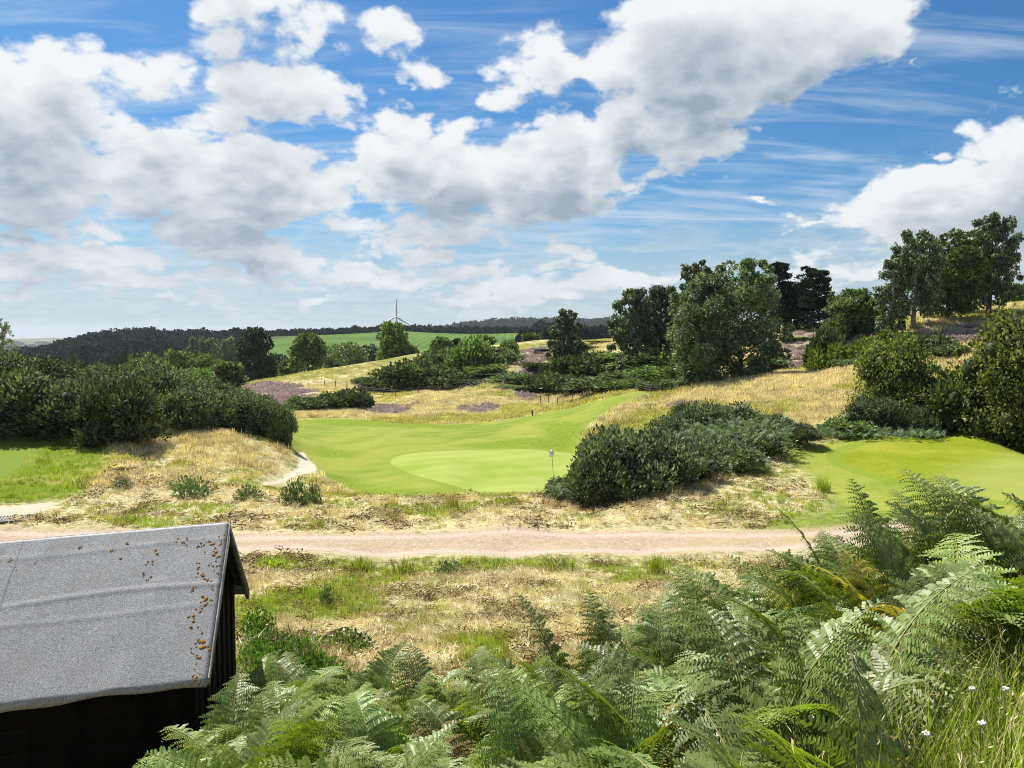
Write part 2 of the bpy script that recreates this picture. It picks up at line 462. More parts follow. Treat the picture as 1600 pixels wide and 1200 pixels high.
HEATH = [smooth_poly(poly(p, 60), 1) for p in (
    [(375, 603), (440, 598), (490, 606), (500, 622), (440, 638), (395, 640), (380, 620)],
    [(713, 641), (740, 627), (780, 628), (786, 642), (720, 648)], [(555, 641), (600, 632), (650, 636), (640, 648), (570, 649)],
    [(796, 582), (806, 552), (850, 540), (868, 545), (866, 575), (830, 590)], [(790, 606), (840, 612), (850, 628), (800, 622)],
    [(1215, 568), (1222, 525), (1290, 516), (1390, 506), (1400, 522), (1335, 540), (1305, 570), (1230, 577)],
    [(1420, 532), (1500, 506), (1600, 489), (1640, 500), (1540, 532), (1480, 547)], [(1042, 642), (1065, 620), (1085, 618), (1070, 635)])]
GOLD = [smooth_poly(poly(p, 30), 1) for p in (
    [(1080, 612), (1200, 590), (1350, 577), (1360, 600), (1280, 622), (1150, 636)], [(240, 680), (300, 676), (400, 690), (455, 700), (462, 725), (400, 740), (330, 735), (255, 715)],
    [(560, 650), (700, 648), (860, 640), (880, 628), (800, 618), (680, 618), (560, 632)], [(1240, 640), (1340, 620), (1330, 660), (1250, 680)])]
GREENISH = [smooth_poly(poly(p, 15), 1) for p in (
    [(370, 930), (600, 900), (560, 1000), (380, 1040)], [(380, 868), (500, 866), (700, 868), (1050, 866), (1040, 880), (700, 895), (400, 890)], [(400, 945), (520, 900), (640, 885), (600, 925)], [(940, 640), (1060, 625), (1150, 650), (1000, 690), (930, 670)], [(1200, 590), (1300, 578), (1330, 572), (1200, 580)], [(560, 800), (700, 790), (860, 790), (700, 815)], [(1400, 560), (1520, 545), (1560, 600), (1430, 620)], [(400, 745), (500, 760), (420, 770), (300, 770)],
    [(520, 612), (640, 592), (700, 585), (640, 575), (480, 600)], [(760, 600), (900, 625), (860, 612)], [(100, 812), (200, 815), (350, 812), (300, 822), (120, 825)])]


def regions(x, y):
    R = {k: sdist(P, x, y, 12.0) for k, P in REG.items()}
    R['bed'] = sdist(BEDP, x, y, 12.0)
    R['pale_band'] = sdist(PALE, x, y, 12.0)
    R['band'] = np.max([sdist(P, x, y, 12.0) for P in BAND], 0)
    R['heath'] = np.max([sdist(P, x, y, 12.0) for P in HEATH], 0)
    R['gold'] = np.max([sdist(P, x, y, 12.0) for P in GOLD], 0)
    R['greenish'] = np.max([sdist(P, x, y, 12.0) for P in GREENISH], 0)
    return R


def smooth01(v, a, b):
    t = np.clip((v - a) / (b - a), 0, 1)
    return t * t * (3 - 2 * t)


def rough_amount(R):
    m = np.max([R['putting_green'], R['second_green'], R['fairway'], R['second_fairway'], R['tee'], R['gravel_track'], R['footpath'], R['concrete_path']], 0)
    return smooth01(-m, 0.0, 0.8)


def ground(x, y, R=None):
    x = np.asarray(x, float); y = np.asarray(y, float)
    z = hbase(x, y)
    r = np.hypot(x, y)
    R = R or regions(x, y)
    ra = rough_amount(R)
    near = smooth01(r, 3, 8) * (1 - smooth01(r, 120, 260))
    z = z + ra * near * (0.22 * (fbm(x / 1.7, y / 1.7, 3, 3) - .5) + 0.5 * (fbm(x / 7.0, y / 7.0, 8, 2) - .5))
    z = z + (1 - ra) * near * 0.07 * (fbm(x / 6, y / 6, 5, 2) - .5)
    z = z - 0.05 * smooth01(R['gravel_track'], -.2, .5)
    return z


def gz(x, y):
    return float(ground(np.array([x], float), np.array([y], float))[0])


def at(px, Y):
    """ground point on the pixel column px at the depth Y"""
    x = (px - 800) / FPX * Y
    return Vector((x, Y, gz(x, Y)))


def z_at(py, px, Y):
    th, s = th_s(px, py)
    return CZ + s * Y / math.cos(th)


# ------------------------------------------------------------------ mesh helpers
class Geo:
    def __init__(s):
        s.v, s.f, s.a, s.m = [], [], [], []
        s.n = 0

    def add(s, V, F, a=0.5, m=0):
        V = np.asarray(V, float).reshape(-1, 3)
        F = np.asarray(F, int)
        s.v.append(V); s.f.append((F + s.n, m))
        s.a.append(np.broadcast_to(np.asarray(a, float), (len(V),)).copy())
        s.n += len(V)
        return s

    def mesh(s, name, mats, smooth=False):
        me = bpy.data.meshes.new(name)
        V = np.concatenate(s.v)
        me.vertices.add(len(V)); me.vertices.foreach_set('co', V.astype(np.float32).ravel())
        nl = sum(F.size for F, _ in s.f); npoly = sum(len(F) for F, _ in s.f)
        me.loops.add(nl); me.polygons.add(npoly)
        li, ls, lt, mi = [], [], [], []
        k = 0
        for F, m in s.f:
            li.append(F.ravel()); c = F.shape[1]
            ls.append(k + np.arange(len(F)) * c); lt.append(np.full(len(F), c)); mi.append(np.full(len(F), m))
            k += F.size
        me.loops.foreach_set('vertex_index', np.concatenate(li).astype(np.int32))
        me.polygons.foreach_set('loop_start', np.concatenate(ls).astype(np.int32))
        me.polygons.foreach_set('loop_total', np.concatenate(lt).astype(np.int32))
        me.polygons.foreach_set('material_index', np.concatenate(mi).astype(np.int32))
        if smooth:
            me.polygons.foreach_set('use_smooth', np.ones(npoly, bool))
        at_ = me.attributes.new('v', 'FLOAT', 'POINT')
        at_.data.foreach_set('value', np.concatenate(s.a).astype(np.float32))
        for m in (mats if isinstance(mats, (list, tuple)) else [mats]):
            me.materials.append(m)
        me.update(calc_edges=True)
        me.validate()
        return me


def link(name, me, parent=None, loc=None, rot=None, scl=None):
    o = bpy.data.objects.new(name, me)
    COL.objects.link(o)
    if parent:
        o.parent = parent
    if loc is not None: o.location = loc
    if rot is not None: o.rotation_euler = rot
    if scl is not None: o.scale = scl
    return o


def tag(o, label=None, cat=None, group=None, kind=None):
    if label: o['label'] = label
    if cat: o['category'] = cat
    if group: o['group'] = group
    if kind: o['kind'] = kind
    return o


def empty(name, loc, label, cat, group=None, rotz=0):
    o = link(name, None, loc=loc, rot=(0, 0, rotz))
    o.empty_display_size = .3
    return tag(o, label, cat, group)


def box(c, s, R=None):
    c = np.array(c, float); h = np.array(s, float) / 2
    V = np.array([[x, y, z] for x in (-1, 1) for y in (-1, 1) for z in (-1, 1)]) * h
    if R is not None:
        V = V @ np.array(R).T
    F = [[0, 1, 3, 2], [4, 6, 7, 5], [0, 4, 5, 1], [2, 3, 7, 6], [0, 2, 6, 4], [1, 5, 7, 3]]
    return V + c, np.array(F)


def tube(path, rad, seg=6, cap=True):
    P = np.asarray(path, float); n = len(P)
    rad = np.broadcast_to(np.asarray(rad, float), (n,))
    T = np.gradient(P, axis=0); T /= np.linalg.norm(T, axis=1)[:, None] + 1e-9
    ref = np.array([0.13, 0.97, 0.2]) if abs(T[0, 2]) > .7 else np.array([0, 0, 1.0])
    A = np.cross(T, ref); A /= np.linalg.norm(A, axis=1)[:, None] + 1e-9
    B = np.cross(T, A)
    ang = np.arange(seg) / seg * 2 * PI
    V = P[:, None] + rad[:, None, None] * (A[:, None] * np.cos(ang)[None, :, None] + B[:, None] * np.sin(ang)[None, :, None])
    i = np.arange(n - 1)[:, None] * seg; j = np.arange(seg)[None]; j2 = (j + 1) % seg
    F = np.stack([i + j, i + j2, i + seg + j2, i + seg + j], -1).reshape(-1, 4)
    return V.reshape(-1, 3), F


def leaves(P, D, length, width, rng, fold=0.15):
    """one four-cornered leaf at each point P pointing along D"""
    n = len(P)
    D = D / (np.linalg.norm(D, axis=1)[:, None] + 1e-9)
    r = rng.normal(size=(n, 3))
    S = np.cross(D, r); S /= np.linalg.norm(S, axis=1)[:, None] + 1e-9
    N = np.cross(D, S)
    L = (np.broadcast_to(length, (n,)) * rng.uniform(.7, 1.3, n))[:, None]
    W = (np.broadcast_to(width, (n,)) * rng.uniform(.7, 1.3, n))[:, None]
    V = np.stack([P, P + D * L * .5 + S * W * .5 + N * W * fold, P + D * L, P + D * L * .5 - S * W * .5 + N * W * fold], 1).reshape(-1, 3)
    F = np.arange(n * 4).reshape(-1, 4)
    a = np.repeat(rng.uniform(0, 1, n), 4)
    return V, F, a


# ------------------------------------------------------------------ materials
def new_mat(name):
    m = bpy.data.materials.new(name)
    m.use_nodes = True
    m.node_tree.nodes.clear()
    t = NT(m.node_tree)
    out = t.n('ShaderNodeOutputMaterial')
    return m, t, out


def foliage(name, c1, c2, trans=0.3, rough=0.55, spec=0.3, tcol=None, var=0.25, c3=None):
    m, t, out = new_mat(name)
    v = t.attr('v')
    col = t.mixc(v, c1, c2)
    geo = t.n('ShaderNodeNewGeometry')
    nz = t.noise(geo.outputs['Position'], 0.9, 3)
    if c3:
        col = t.mixc(t.sstep(nz, .5, .72), col, c3)
    rnd = t.n('ShaderNodeObjectInfo').outputs['Random']
    val = t.math('MULTIPLY_ADD', rnd, var * 2, 1 - var)
    val = t.math('MULTIPLY', val, t.sstep(nz, .3, .7, .8, 1.2))
    hs = t.n('ShaderNodeHueSaturation', {'Hue': t.math('MULTIPLY_ADD', rnd, .02, .49), 'Saturation': 1.0, 'Value': val, 'Color': col})
    col = hs.outputs[0]
    p = t.n('ShaderNodeBsdfPrincipled', {'Base Color': col, 'Roughness': rough, 'Specular IOR Level': spec})
    tr = t.n('ShaderNodeBsdfTranslucent', {'Color': t.mixc(1.0, col, tcol or (1.5, 1.7, .6), 'MULTIPLY')})
    mx = t.n('ShaderNodeMixShader', {0: trans, 1: p.outputs[0], 2: tr.outputs[0]})
    t.link(mx.outputs[0], out.inputs[0])
    return m


def simple(name, c1, c2, scale=6, rough=0.8, spec=0.3, bump=0.0, stretch=(1, 1, 1), metallic=0.0, coord='Object'):
    m, t, out = new_mat(name)
    tc = t.n('ShaderNodeTexCoord').outputs[coord]
    mp = t.n('ShaderNodeMapping', {'Vector': tc, 'Scale': stretch}).outputs[0]
    nz = t.noise(mp, scale, 6, .6)
    col = t.mixc(t.sstep(nz, .3, .7), c1, c2)
    p = t.n('ShaderNodeBsdfPrincipled', {'Base Color': col, 'Roughness': rough, 'Specular IOR Level': spec, 'Metallic': metallic})
    if bump:
        b = t.n('ShaderNodeBump', {'Strength': bump, 'Distance': .02, 'Height': t.noise(mp, scale * 4, 5, .65)})
        t.link(b.outputs[0], p.inputs['Normal'])
    t.link(p.outputs[0], out.inputs[0])
    return m


M = {}
M['gorse'] = foliage('gorse_foliage', (.032, .048, .030), (.31, .345, .215), .16, .65, .10, c3=(.11, .14, .06), var=.38)
M['gorse_mid'] = foliage('gorse_far_foliage', (.036, .054, .032), (.27, .315, .17), .16, .7, .08, var=.42, c3=(.10, .14, .045))
M['green_bush'] = foliage('green_bush_foliage', (.06, .095, .038), (.28, .36, .13), .26, .65, .12, var=.35)
M['bright_bush'] = foliage('bright_bush_foliage', (.07, .10, .02), (.18, .21, .035), .32, .55, .35)
M['hawthorn'] = foliage('hawthorn_foliage', (.06, .085, .025), (.32, .36, .105), .32, .55, .2, c3=(.15, .145, .05))
M['birch'] = foliage('birch_foliage', (.036, .060, .036), (.27, .33, .20), .24, .5, .3)
M['oak'] = foliage('oak_foliage', (.040, .070, .028), (.26, .33, .115), .26, .55, .25)
M['dark_tree'] = foliage('dark_tree_foliage', (.018, .032, .016), (.055, .075, .03), .15, .6, .3)
M['pine'] = foliage('pine_needles', (.014, .024, .016), (.035, .05, .03), .08, .6, .25)
M['poplar'] = foliage('poplar_foliage', (.13, .18, .08), (.25, .32, .16), .25, .6, .3)
M['wood'] = foliage('woodland_canopy', (.022, .042, .02), (.07, .10, .045), .12, .7, .1, var=.4)
M['hill_wood'] = foliage('cloud_shaded_canopy', (.012, .026, .024), (.042, .068, .055), .05, .8, .05, var=.45)  # canopy colour darkened and blued to imitate cloud shadow on the hill
M['bracken'] = foliage('bracken_fronds', (.055, .10, .014), (.245, .305, .085), .26, .46, .42, tcol=(1.5, 1.6, .25), c3=(.17, .235, .07))
M['bracken_light'] = foliage('fresh_bracken_fronds', (.10, .165, .02), (.27, .335, .055), .34, .5, .4, tcol=(1.5, 1.6, .25))
M['bracken_brown'] = foliage('browned_bracken', (.24, .17, .05), (.42, .33, .12), .3, .6, .2, tcol=(1.3, 1.1, .5))
M['bracken_far'] = foliage('distant_bracken', (.07, .11, .06), (.19, .25, .15), .25, .55, .2)
M['bracken_yellow'] = foliage('yellowing_bracken', (.34, .33, .035), (.58, .54, .06), .4, .45, .5, tcol=(1.5, 1.3, .4))
M['fern_stem'] = simple('fern_stalk', (.14, .17, .03), (.26, .22, .07), 20, .5, .4)
M['grass_green'] = foliage('green_grass', (.15, .22, .022), (.34, .39, .06), .42, .5, .3, tcol=(1.4, 1.5, .4))
M['grass_mixed'] = foliage('yellowing_grass', (.27, .28, .06), (.55, .50, .20), .35, .6, .2, tcol=(1.3, 1.25, .5))
M['grass_dry'] = foliage('dry_grass', (.46, .39, .20), (.78, .69, .44), .3, .7, .1, tcol=(1.2, 1.1, .65))
M['hay'] = foliage('cut_hay', (.42, .345, .19), (.86, .77, .52), .22, .7, .1, tcol=(1.1, 1.0, .7))
M['litter'] = foliage('brown_plant_litter', (.09, .055, .03), (.27, .17, .085), .15, .8, .1)
M['weed'] = foliage('broad_weed_leaves', (.05, .085, .035), (.13, .18, .08), .28, .4, .55)
M['bramble'] = foliage('bramble_leaves', (.035, .08, .012), (.10, .17, .02), .35, .4, .5)
M['heather'] = foliage('heather_sprigs', (.30, .245, .235), (.54, .455, .445), .35, .75, .05, tcol=(1.1, .95, .95), c3=(.20, .18, .09))
M['bark'] = simple('bark', (.05, .04, .03), (.14, .115, .09), 5, .9, .2, .5, (1, 1, .3))
M['birch_bark'] = simple('pale_birch_bark', (.09, .08, .07), (.45, .43, .40), 3, .8, .2, .3, (1, 1, 1.5))
M['post'] = simple('weathered_post', (.07, .055, .04), (.16, .13, .10), 9, .85, .2, .4, (1, 1, .2))
M['wire'] = simple('fence_wire', (.18, .18, .18), (.25, .25, .25), 9, .5, .5, metallic=.8)
M['board'] = simple('shade_dark_board', (.004, .0038, .0038), (.010, .009, .008), 7, .9, .08, .6, (1, 1, .15))  # dark timber, base colour lowered to near black to imitate wall shade
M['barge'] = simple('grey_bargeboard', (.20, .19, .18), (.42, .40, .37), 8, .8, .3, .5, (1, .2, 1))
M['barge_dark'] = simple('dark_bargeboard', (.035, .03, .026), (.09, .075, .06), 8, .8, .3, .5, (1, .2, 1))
M['steel'] = simple('dull_steel_bars', (.12, .12, .12), (.22, .22, .23), 12, .6, .3, metallic=.3)
M['white'] = simple('pale_grey_paint', (.5, .51, .53), (.6, .6, .6), 3, .5, .4)
M['flag'] = simple('white_flag_cloth', (.75, .75, .82), (.82, .82, .86), 8, .8, .2)
M['blue'] = simple('dark_blue_print', (.04, .05, .22), (.05, .06, .26), 8, .7, .2)
M['pole'] = simple('dark_flagstick', (.10, .11, .05), (.2, .2, .1), 8, .4, .5)
M['lichen'] = simple('orange_lichen', (.20, .085, .012), (.42, .20, .025), 30, .95, .1, .8)
M['umbel'] = simple('white_blossom', (.50, .48, .40), (.68, .65, .56), 30, .8, .2)
M['stem'] = simple('green_stem', (.10, .14, .03), (.18, .2, .06), 20, .6, .3)


def ground_material():
    m, t, out = new_mat('golf_course_ground')
    pos = t.n('ShaderNodeNewGeometry').outputs['Position']
    nb = t.noise(pos, 0.055, 4, .55)
    nm = t.noise(pos, 0.42, 5, .6)
    nf = t.noise(pos, 3.2, 5, .65)
    nff = t.noise(pos, 21.0, 4, .7)
    # grain that runs across the slope, like mown swaths of hay
    mp = t.n('ShaderNodeMapping', {'Vector': pos, 'Rotation': (0, 0, .3), 'Scale': (1.2, 5.0, 5.0)}).outputs[0]
    ns = t.noise(mp, 1.3, 5, .65, .5)
    dry = t.attr('dry')
    straw = t.mixc(t.sstep(nf, .32, .68), (.36, .30, .15), (.64, .56, .33))
    straw = t.mixc(t.sstep(ns, .54, .72), straw, (.13, .09, .045))
    straw = t.mixc(t.sstep(nff, .5, .75), straw, (.5, .42, .23))
    olive = t.mixc(t.sstep(nf, .3, .7), (.11, .13, .03), (.26, .26, .075))
    w = t.math('ADD', dry, t.math('ADD', t.math('MULTIPLY', t.math('SUBTRACT', nm, .5), 1.5), t.math('MULTIPLY', t.math('SUBTRACT', nf, .5), .9)))
    col = t.mixc(t.sstep(w, .25, .75), olive, straw)
    soil = t.math('MULTIPLY', t.sstep(t.math('ADD', nm, t.math('MULTIPLY', nf, .35)), .78, .9), .5)
    col = t.mixc(soil, col, (.085, .06, .036))

    def lay(sd, lo, hi, colour, nz=None, amp=0.0, k=1.0):
        nonlocal col
        a = t.attr(sd)
        if nz is not None:
            a = t.math('ADD', a, t.math('MULTIPLY', t.math('SUBTRACT', nz, .5), amp))
        f = t.sstep(a, lo, hi)
        if k != 1.0:
            f = t.math('MULTIPLY', f, k)
        col = t.mixc(f, col, colour)
        return f
    lay('gold', -1.5, 2.5, t.mixc(t.sstep(ns, .35, .65), (.41, .355, .165), (.64, .565, .32)), t.math('ADD', t.math('MULTIPLY', nm, .6), t.math('MULTIPLY', nb, .4)), 14, .45)
    lay('greenish', -1, 1.5, t.mixc(t.sstep(nf, .35, .65), (.11, .15, .025), (.27, .28, .065)), nm, 5, .6)
    lay('heath', -1.5, 2.5, t.mixc(t.sstep(nf, .35, .65), (.17, .135, .10), (.31, .26, .23)), t.math('ADD', t.math('MULTIPLY', nm, .5), t.math('MULTIPLY', nf, .5)), 12, .7)
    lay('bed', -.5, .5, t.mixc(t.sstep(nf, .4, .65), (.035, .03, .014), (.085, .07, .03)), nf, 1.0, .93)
    # mown grass: bands left by the mower, paler where it has dried
    wv = t.n('ShaderNodeTexWave', {'Vector': t.n('ShaderNodeMapping', {'Vector': pos, 'Rotation': (0, 0, math.radians(20))}).outputs[0], 'Scale': .07, 'Distortion': 4.0, 'Detail': 3.0, 'Detail Scale': .7}).outputs['Fac']
    gl = t.noise(pos, 0.11, 4, .55, .6)
    gfine = t.sstep(nff, .3, .7)
    fair = t.mixc(t.sstep(t.math('ADD', t.math('MULTIPLY', wv, .10), gl), .40, .66), (.085, .155, .006), (.185, .225, .028))
    stripe = t.n('ShaderNodeTexWave', {'Vector': t.n('ShaderNodeMapping', {'Vector': pos, 'Rotation': (0, 0, math.radians(62))}).outputs[0], 'Scale': .125, 'Distortion': 2.5, 'Detail': 2.0, 'Detail Scale': .35}).outputs['Fac']
    fair = t.mixc(t.math('MULTIPLY', t.sstep(stripe, .3, .7), .32), fair, (.22, .25, .05))
    fair = t.mixc(t.math('MULTIPLY', t.sstep(t.noise(mp, .35, 4, .6), .52, .7), .5), fair, (.25, .255, .07))
    fair = t.mixc(t.math('MULTIPLY', gfine, .45), fair, (.25, .265, .05))
    fair = t.mixc(t.math('MULTIPLY', t.sstep(nf, .55, .75), .5), fair, (.10, .15, .01))
    fair = t.mixc(t.math('MULTIPLY', t.sstep(nm, .5, .72), .45), fair, (.28, .275, .07))
    fair = t.mixc(t.math('MULTIPLY', t.sstep(ns, .55, .75), .35), fair, (.26, .26, .08))
    ng = t.noise(pos, 7.5, 3, .6)
    fair = t.mixc(t.math('MULTIPLY', t.sstep(ng, .5, .78), .55), fair, (.285, .30, .10))
    fair = t.mixc(t.math('MULTIPLY', t.sstep(ng, .46, .25), .6), fair, (.075, .13, .006))
    tee = t.mixc(gfine, (.12, .19, .022), (.19, .25, .04))
    lush = t.mixc(t.sstep(nf, .3, .7), (.10, .17, .012), (.20, .25, .03))
    lay('lush', -.6, .6, lush, nf, 2.5, .9)
    lay('tee_slope', -.8, .8, t.mixc(t.sstep(nm, .4, .7), (.13, .19, .014), (.28, .27, .06)), nm, 3)
    lay('fairway', -.8, .6, fair, nm, 3.0)
    lay('second_fairway', -.5, .5, fair, nm, 1.8)
    lay('band', -.8, 1.0, t.mixc(t.sstep(nf, .35, .65), (.085, .15, .006), (.17, .22, .02)), nm, 3.0, .75)
    lay('tee', -.1, .15, tee, nf, .3)
    gr = t.mixc(t.sstep(t.math('ADD', gl, t.math('MULTIPLY', nm, .4)), .5, .85), (.165, .24, .022), (.26, .305, .075))
    gr = t.mixc(t.math('MULTIPLY', gfine, .3), gr, (.29, .33, .075))
    gr = t.mixc(t.math('MULTIPLY', t.sstep(ng, .5, .75), .3), gr, (.30, .335, .11))
    gr = t.mixc(t.math('MULTIPLY', t.sstep(stripe, .35, .65), .16), gr, (.15, .225, .018))
    lay('putting_green', -.9, -.75, (.165, .215, .03), nf, .3, .6)
    lay('putting_green', .0, .08, gr, nf, .12)
    gr2 = t.mixc(t.sstep(t.math('ADD', t.math('MULTIPLY', gl, .6), t.math('MULTIPLY', nm, .5)), .45, .75), (.145, .185, .006), (.235, .25, .03))
    gr2 = t.mixc(t.math('MULTIPLY', t.sstep(ng, .48, .72), .45), gr2, (.28, .29, .07))
    gr2 = t.mixc(t.math('MULTIPLY', t.sstep(ng, .46, .28), .4), gr2, (.11, .15, .005))
    lay('second_green', -.8, -.65, (.12, .185, .012), nf, .3, .5)
    gr2 = t.mixc(t.math('MULTIPLY', t.sstep(t.attr('pale_band'), -1.6, 2.4), .45), gr2, (.27, .30, .10))
    lay('second_green', .0, .12, gr2, nf, .2)
    stones = t.n('ShaderNodeTexVoronoi', {'Vector': pos, 'Scale': 24.0}).outputs['Color']
    sv = t.n('ShaderNodeSeparateColor', {0: stones}).outputs[0]
    grav = t.mixc(sv, (.22, .15, .115), (.44, .345, .275))
    grav = t.mixc(t.sstep(ns, .45, .7), grav, (.40, .30, .225))
    grav = t.mixc(t.math('MULTIPLY', t.sstep(nm, .5, .68), .55), grav, (.36, .29, .15))
    gs = t.math('ADD', t.attr('gravel_track'), t.math('MULTIPLY', t.math('SUBTRACT', nm, .5), .5))
    grav = t.mixc(t.math('MULTIPLY', t.sstep(t.math('ABSOLUTE', t.math('SUBTRACT', gs, .62)), .34, .12), .55), grav, t.mixc(sv, (.36, .285, .23), (.50, .41, .34)))
    grav = t.mixc(t.math('MULTIPLY', t.math('MULTIPLY', t.sstep(gs, .95, 1.25), t.sstep(nf, .42, .62)), .6), grav, (.25, .22, .10))
    lay('gravel_track', -.45, .5, grav, t.math('ADD', t.math('MULTIPLY', nf, .6), t.math('MULTIPLY', nm, .4)), 3.0)
    lay('footpath', -.1, .25, t.mixc(nff, (.50, .44, .33), (.66, .60, .48)), nf, .4)
    lay('concrete_path', -.05, .1, t.mixc(nff, (.44, .39, .29), (.56, .51, .40)), nf, .2)
    row = t.n('ShaderNodeTexWave', {'Vector': pos, 'Scale': .04, 'Distortion': 1.0}).outputs['Fac']
    far = t.mixc(t.sstep(t.noise(pos, .006, 4, .6), .4, .65), (.05, .075, .025), (.15, .16, .06))
    lay('far', .2, .8, far)
    crop = t.mixc(t.sstep(t.math('ADD', t.math('MULTIPLY', row, .15), t.noise(pos, .012, 5, .6)), .4, .75), (.052, .105, .02), (.10, .155, .033))
    lay('crop_field', -2, 2, crop)
    p = t.n('ShaderNodeBsdfPrincipled', {'Base Color': col, 'Roughness': .9, 'Specular IOR Level': .04})
    smoothm = t.math('MAXIMUM', t.math('MAXIMUM', t.sstep(t.attr('fairway'), -.5, .5), t.sstep(t.attr('second_fairway'), -.5, .5)), t.sstep(t.attr('gravel_track'), -.5, .5))
    bst = t.math('MULTIPLY_ADD', smoothm, -.75, .95)
    hgt = t.math('ADD', nf, t.math('MULTIPLY', nff, .4))
    b = t.n('ShaderNodeBump', {'Strength': bst, 'Distance': .14, 'Height': hgt})
    t.link(b.outputs[0], p.inputs['Normal'])
    t.link(p.outputs[0], out.inputs[0])
    return m


M['ground'] = ground_material()


# ------------------------------------------------------------------ ground mesh, one object for each kind of surface
def build_ground():
    th = np.concatenate([np.linspace(-PI, -.80, 40)[:-1], np.linspace(-.80, -.66, 15)[:-1], np.linspace(-.66, .66, 500), np.linspace(.66, .80, 15)[1:], np.linspace(.80, PI, 40)[1:]])
    lr = np.concatenate([np.linspace(math.log(.7), math.log(6), 40)[:-1], np.linspace(math.log(6), math.log(20), 110)[:-1], np.linspace(math.log(20), math.log(230), 420)[:-1], np.linspace(math.log(230), math.log(1200), 70)[:-1], np.linspace(math.log(1200), math.log(7000), 45)])
    T, L = np.meshgrid(th, lr)
    r = np.exp(L)
    x, y = r * np.sin(T), r * np.cos(T)
    R = regions(x, y)
    z = ground(x, y, R)
    z = np.where(r > 6000, np.minimum(z, CZ + 8), z)
    nr, nc = T.shape
    V = np.stack([x, y, z], -1).reshape(-1, 3)
    V = np.concatenate([V, [[0, 0, CZ - 1.62]]])
    i = np.arange(nr - 1)[:, None] * nc; j = np.arange(nc - 1)[None]
    F = np.stack([i + j, i + j + 1, i + nc + j + 1, i + nc + j], -1).reshape(-1, 4)
    attrs = {k: np.append(R[k].ravel(), -12) for k in list(REG) + ['band', 'bed', 'pale_band', 'heath', 'gold', 'greenish']}
    near = smooth01(r, 40, 130); bank = smooth01(r, 6, 9) * smooth01(-r, -24, -21)
    dry = .54 + .65 * (fbm(x / 14, y / 14, 21, 3) - .5) + .25 * near * (fbm(x / 30, y / 30, 4, 2) - .5) * 2
    dry = dry + .10 * smooth01(r, 24, 28) * (1 - smooth01(r, 36, 50))
    dry = dry - .03 * bank
    attrs['dry'] = np.append(dry.ravel(), .5)
    attrs['far'] = np.append(smooth01(r, 215, 320).ravel(), 0)
    sub = {'ground': np.ones(len(F), bool)}
    fc = {k: attrs[k][F].mean(1) > 0 for k in REG if k in attrs}
    take = np.zeros(len(F), bool)
    order = [('putting_green', 'putting_green'), ('second_green', 'putting_green'), ('gravel_track', 'gravel_track'), ('footpath', 'footpath'), ('concrete_path', 'concrete_path'), ('tee', 'tee'), ('fairway', 'fairway'), ('second_fairway', 'fairway'), ('crop_field', 'crop_field')]
    pieces = []
    for key, nm in order:
        s = fc[key] & ~take
        if key == 'crop_field':
            pass
        take |= s
        pieces.append((nm, key, F[s], None))
    fan = np.stack([np.arange(nc - 1), np.full(nc - 1, len(V) - 1), np.arange(1, nc)], -1)[:, [0, 1, 2]]
    pieces.append(('ground', 'ground', F[~take], fan))
    labels = {
        'putting_green': ('oval putting green with the white flag, smooth pale mown grass', 'putting green'), 'second_green': ('smooth putting green beside the gravel track, below the hawthorn bushes', 'putting green'),
        'gravel_track': ('pinkish gravel track running across behind the felt roofed shed', 'track'), 'footpath': ('narrow pale sandy footpath winding round the end of the gorse hedge', 'path'),
        'concrete_path': ('pale concrete path ending at the metal cattle grid', 'path'), 'tee': ('flat mown tee in front of the gorse hedge', 'tee'), 'fairway': ('mown fairway surrounding the flag green and climbing right', 'fairway'),
        'second_fairway': ('mown collar around the putting green beside the gravel track', 'fairway'), 'crop_field': ('big dark green crop field below the distant belt of trees', 'field'), 'ground': ('rough heathland ground of dry straw coloured grass', 'ground')}
    for nm, key, Fq, fan_ in pieces:
        if not len(Fq):
            continue
        used = np.unique(np.concatenate([Fq.ravel(), fan_.ravel()]) if fan_ is not None else Fq)
        mp = np.full(len(V), -1); mp[used] = np.arange(len(used))
        g = Geo()
        g.add(V[used], mp[Fq])
        if fan_ is not None:
            g.f.append((mp[fan_], 0))
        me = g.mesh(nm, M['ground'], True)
        for k, a in attrs.items():
            at_ = me.attributes.new(k, 'FLOAT', 'POINT')
            at_.data.foreach_set('value', a[used].astype(np.float32))
        tag(link(nm, me), labels[key][0], labels[key][1], kind='structure')


build_ground()


# ------------------------------------------------------------------ scattering of uncountable plants
def proto_collection(name, meshes):
    c = bpy.data.collections.new(name)
    for i, me in enumerate(meshes):
        o = bpy.data.objects.new(f'{name}_{i:02d}', me)
        c.objects.link(o)
    return c


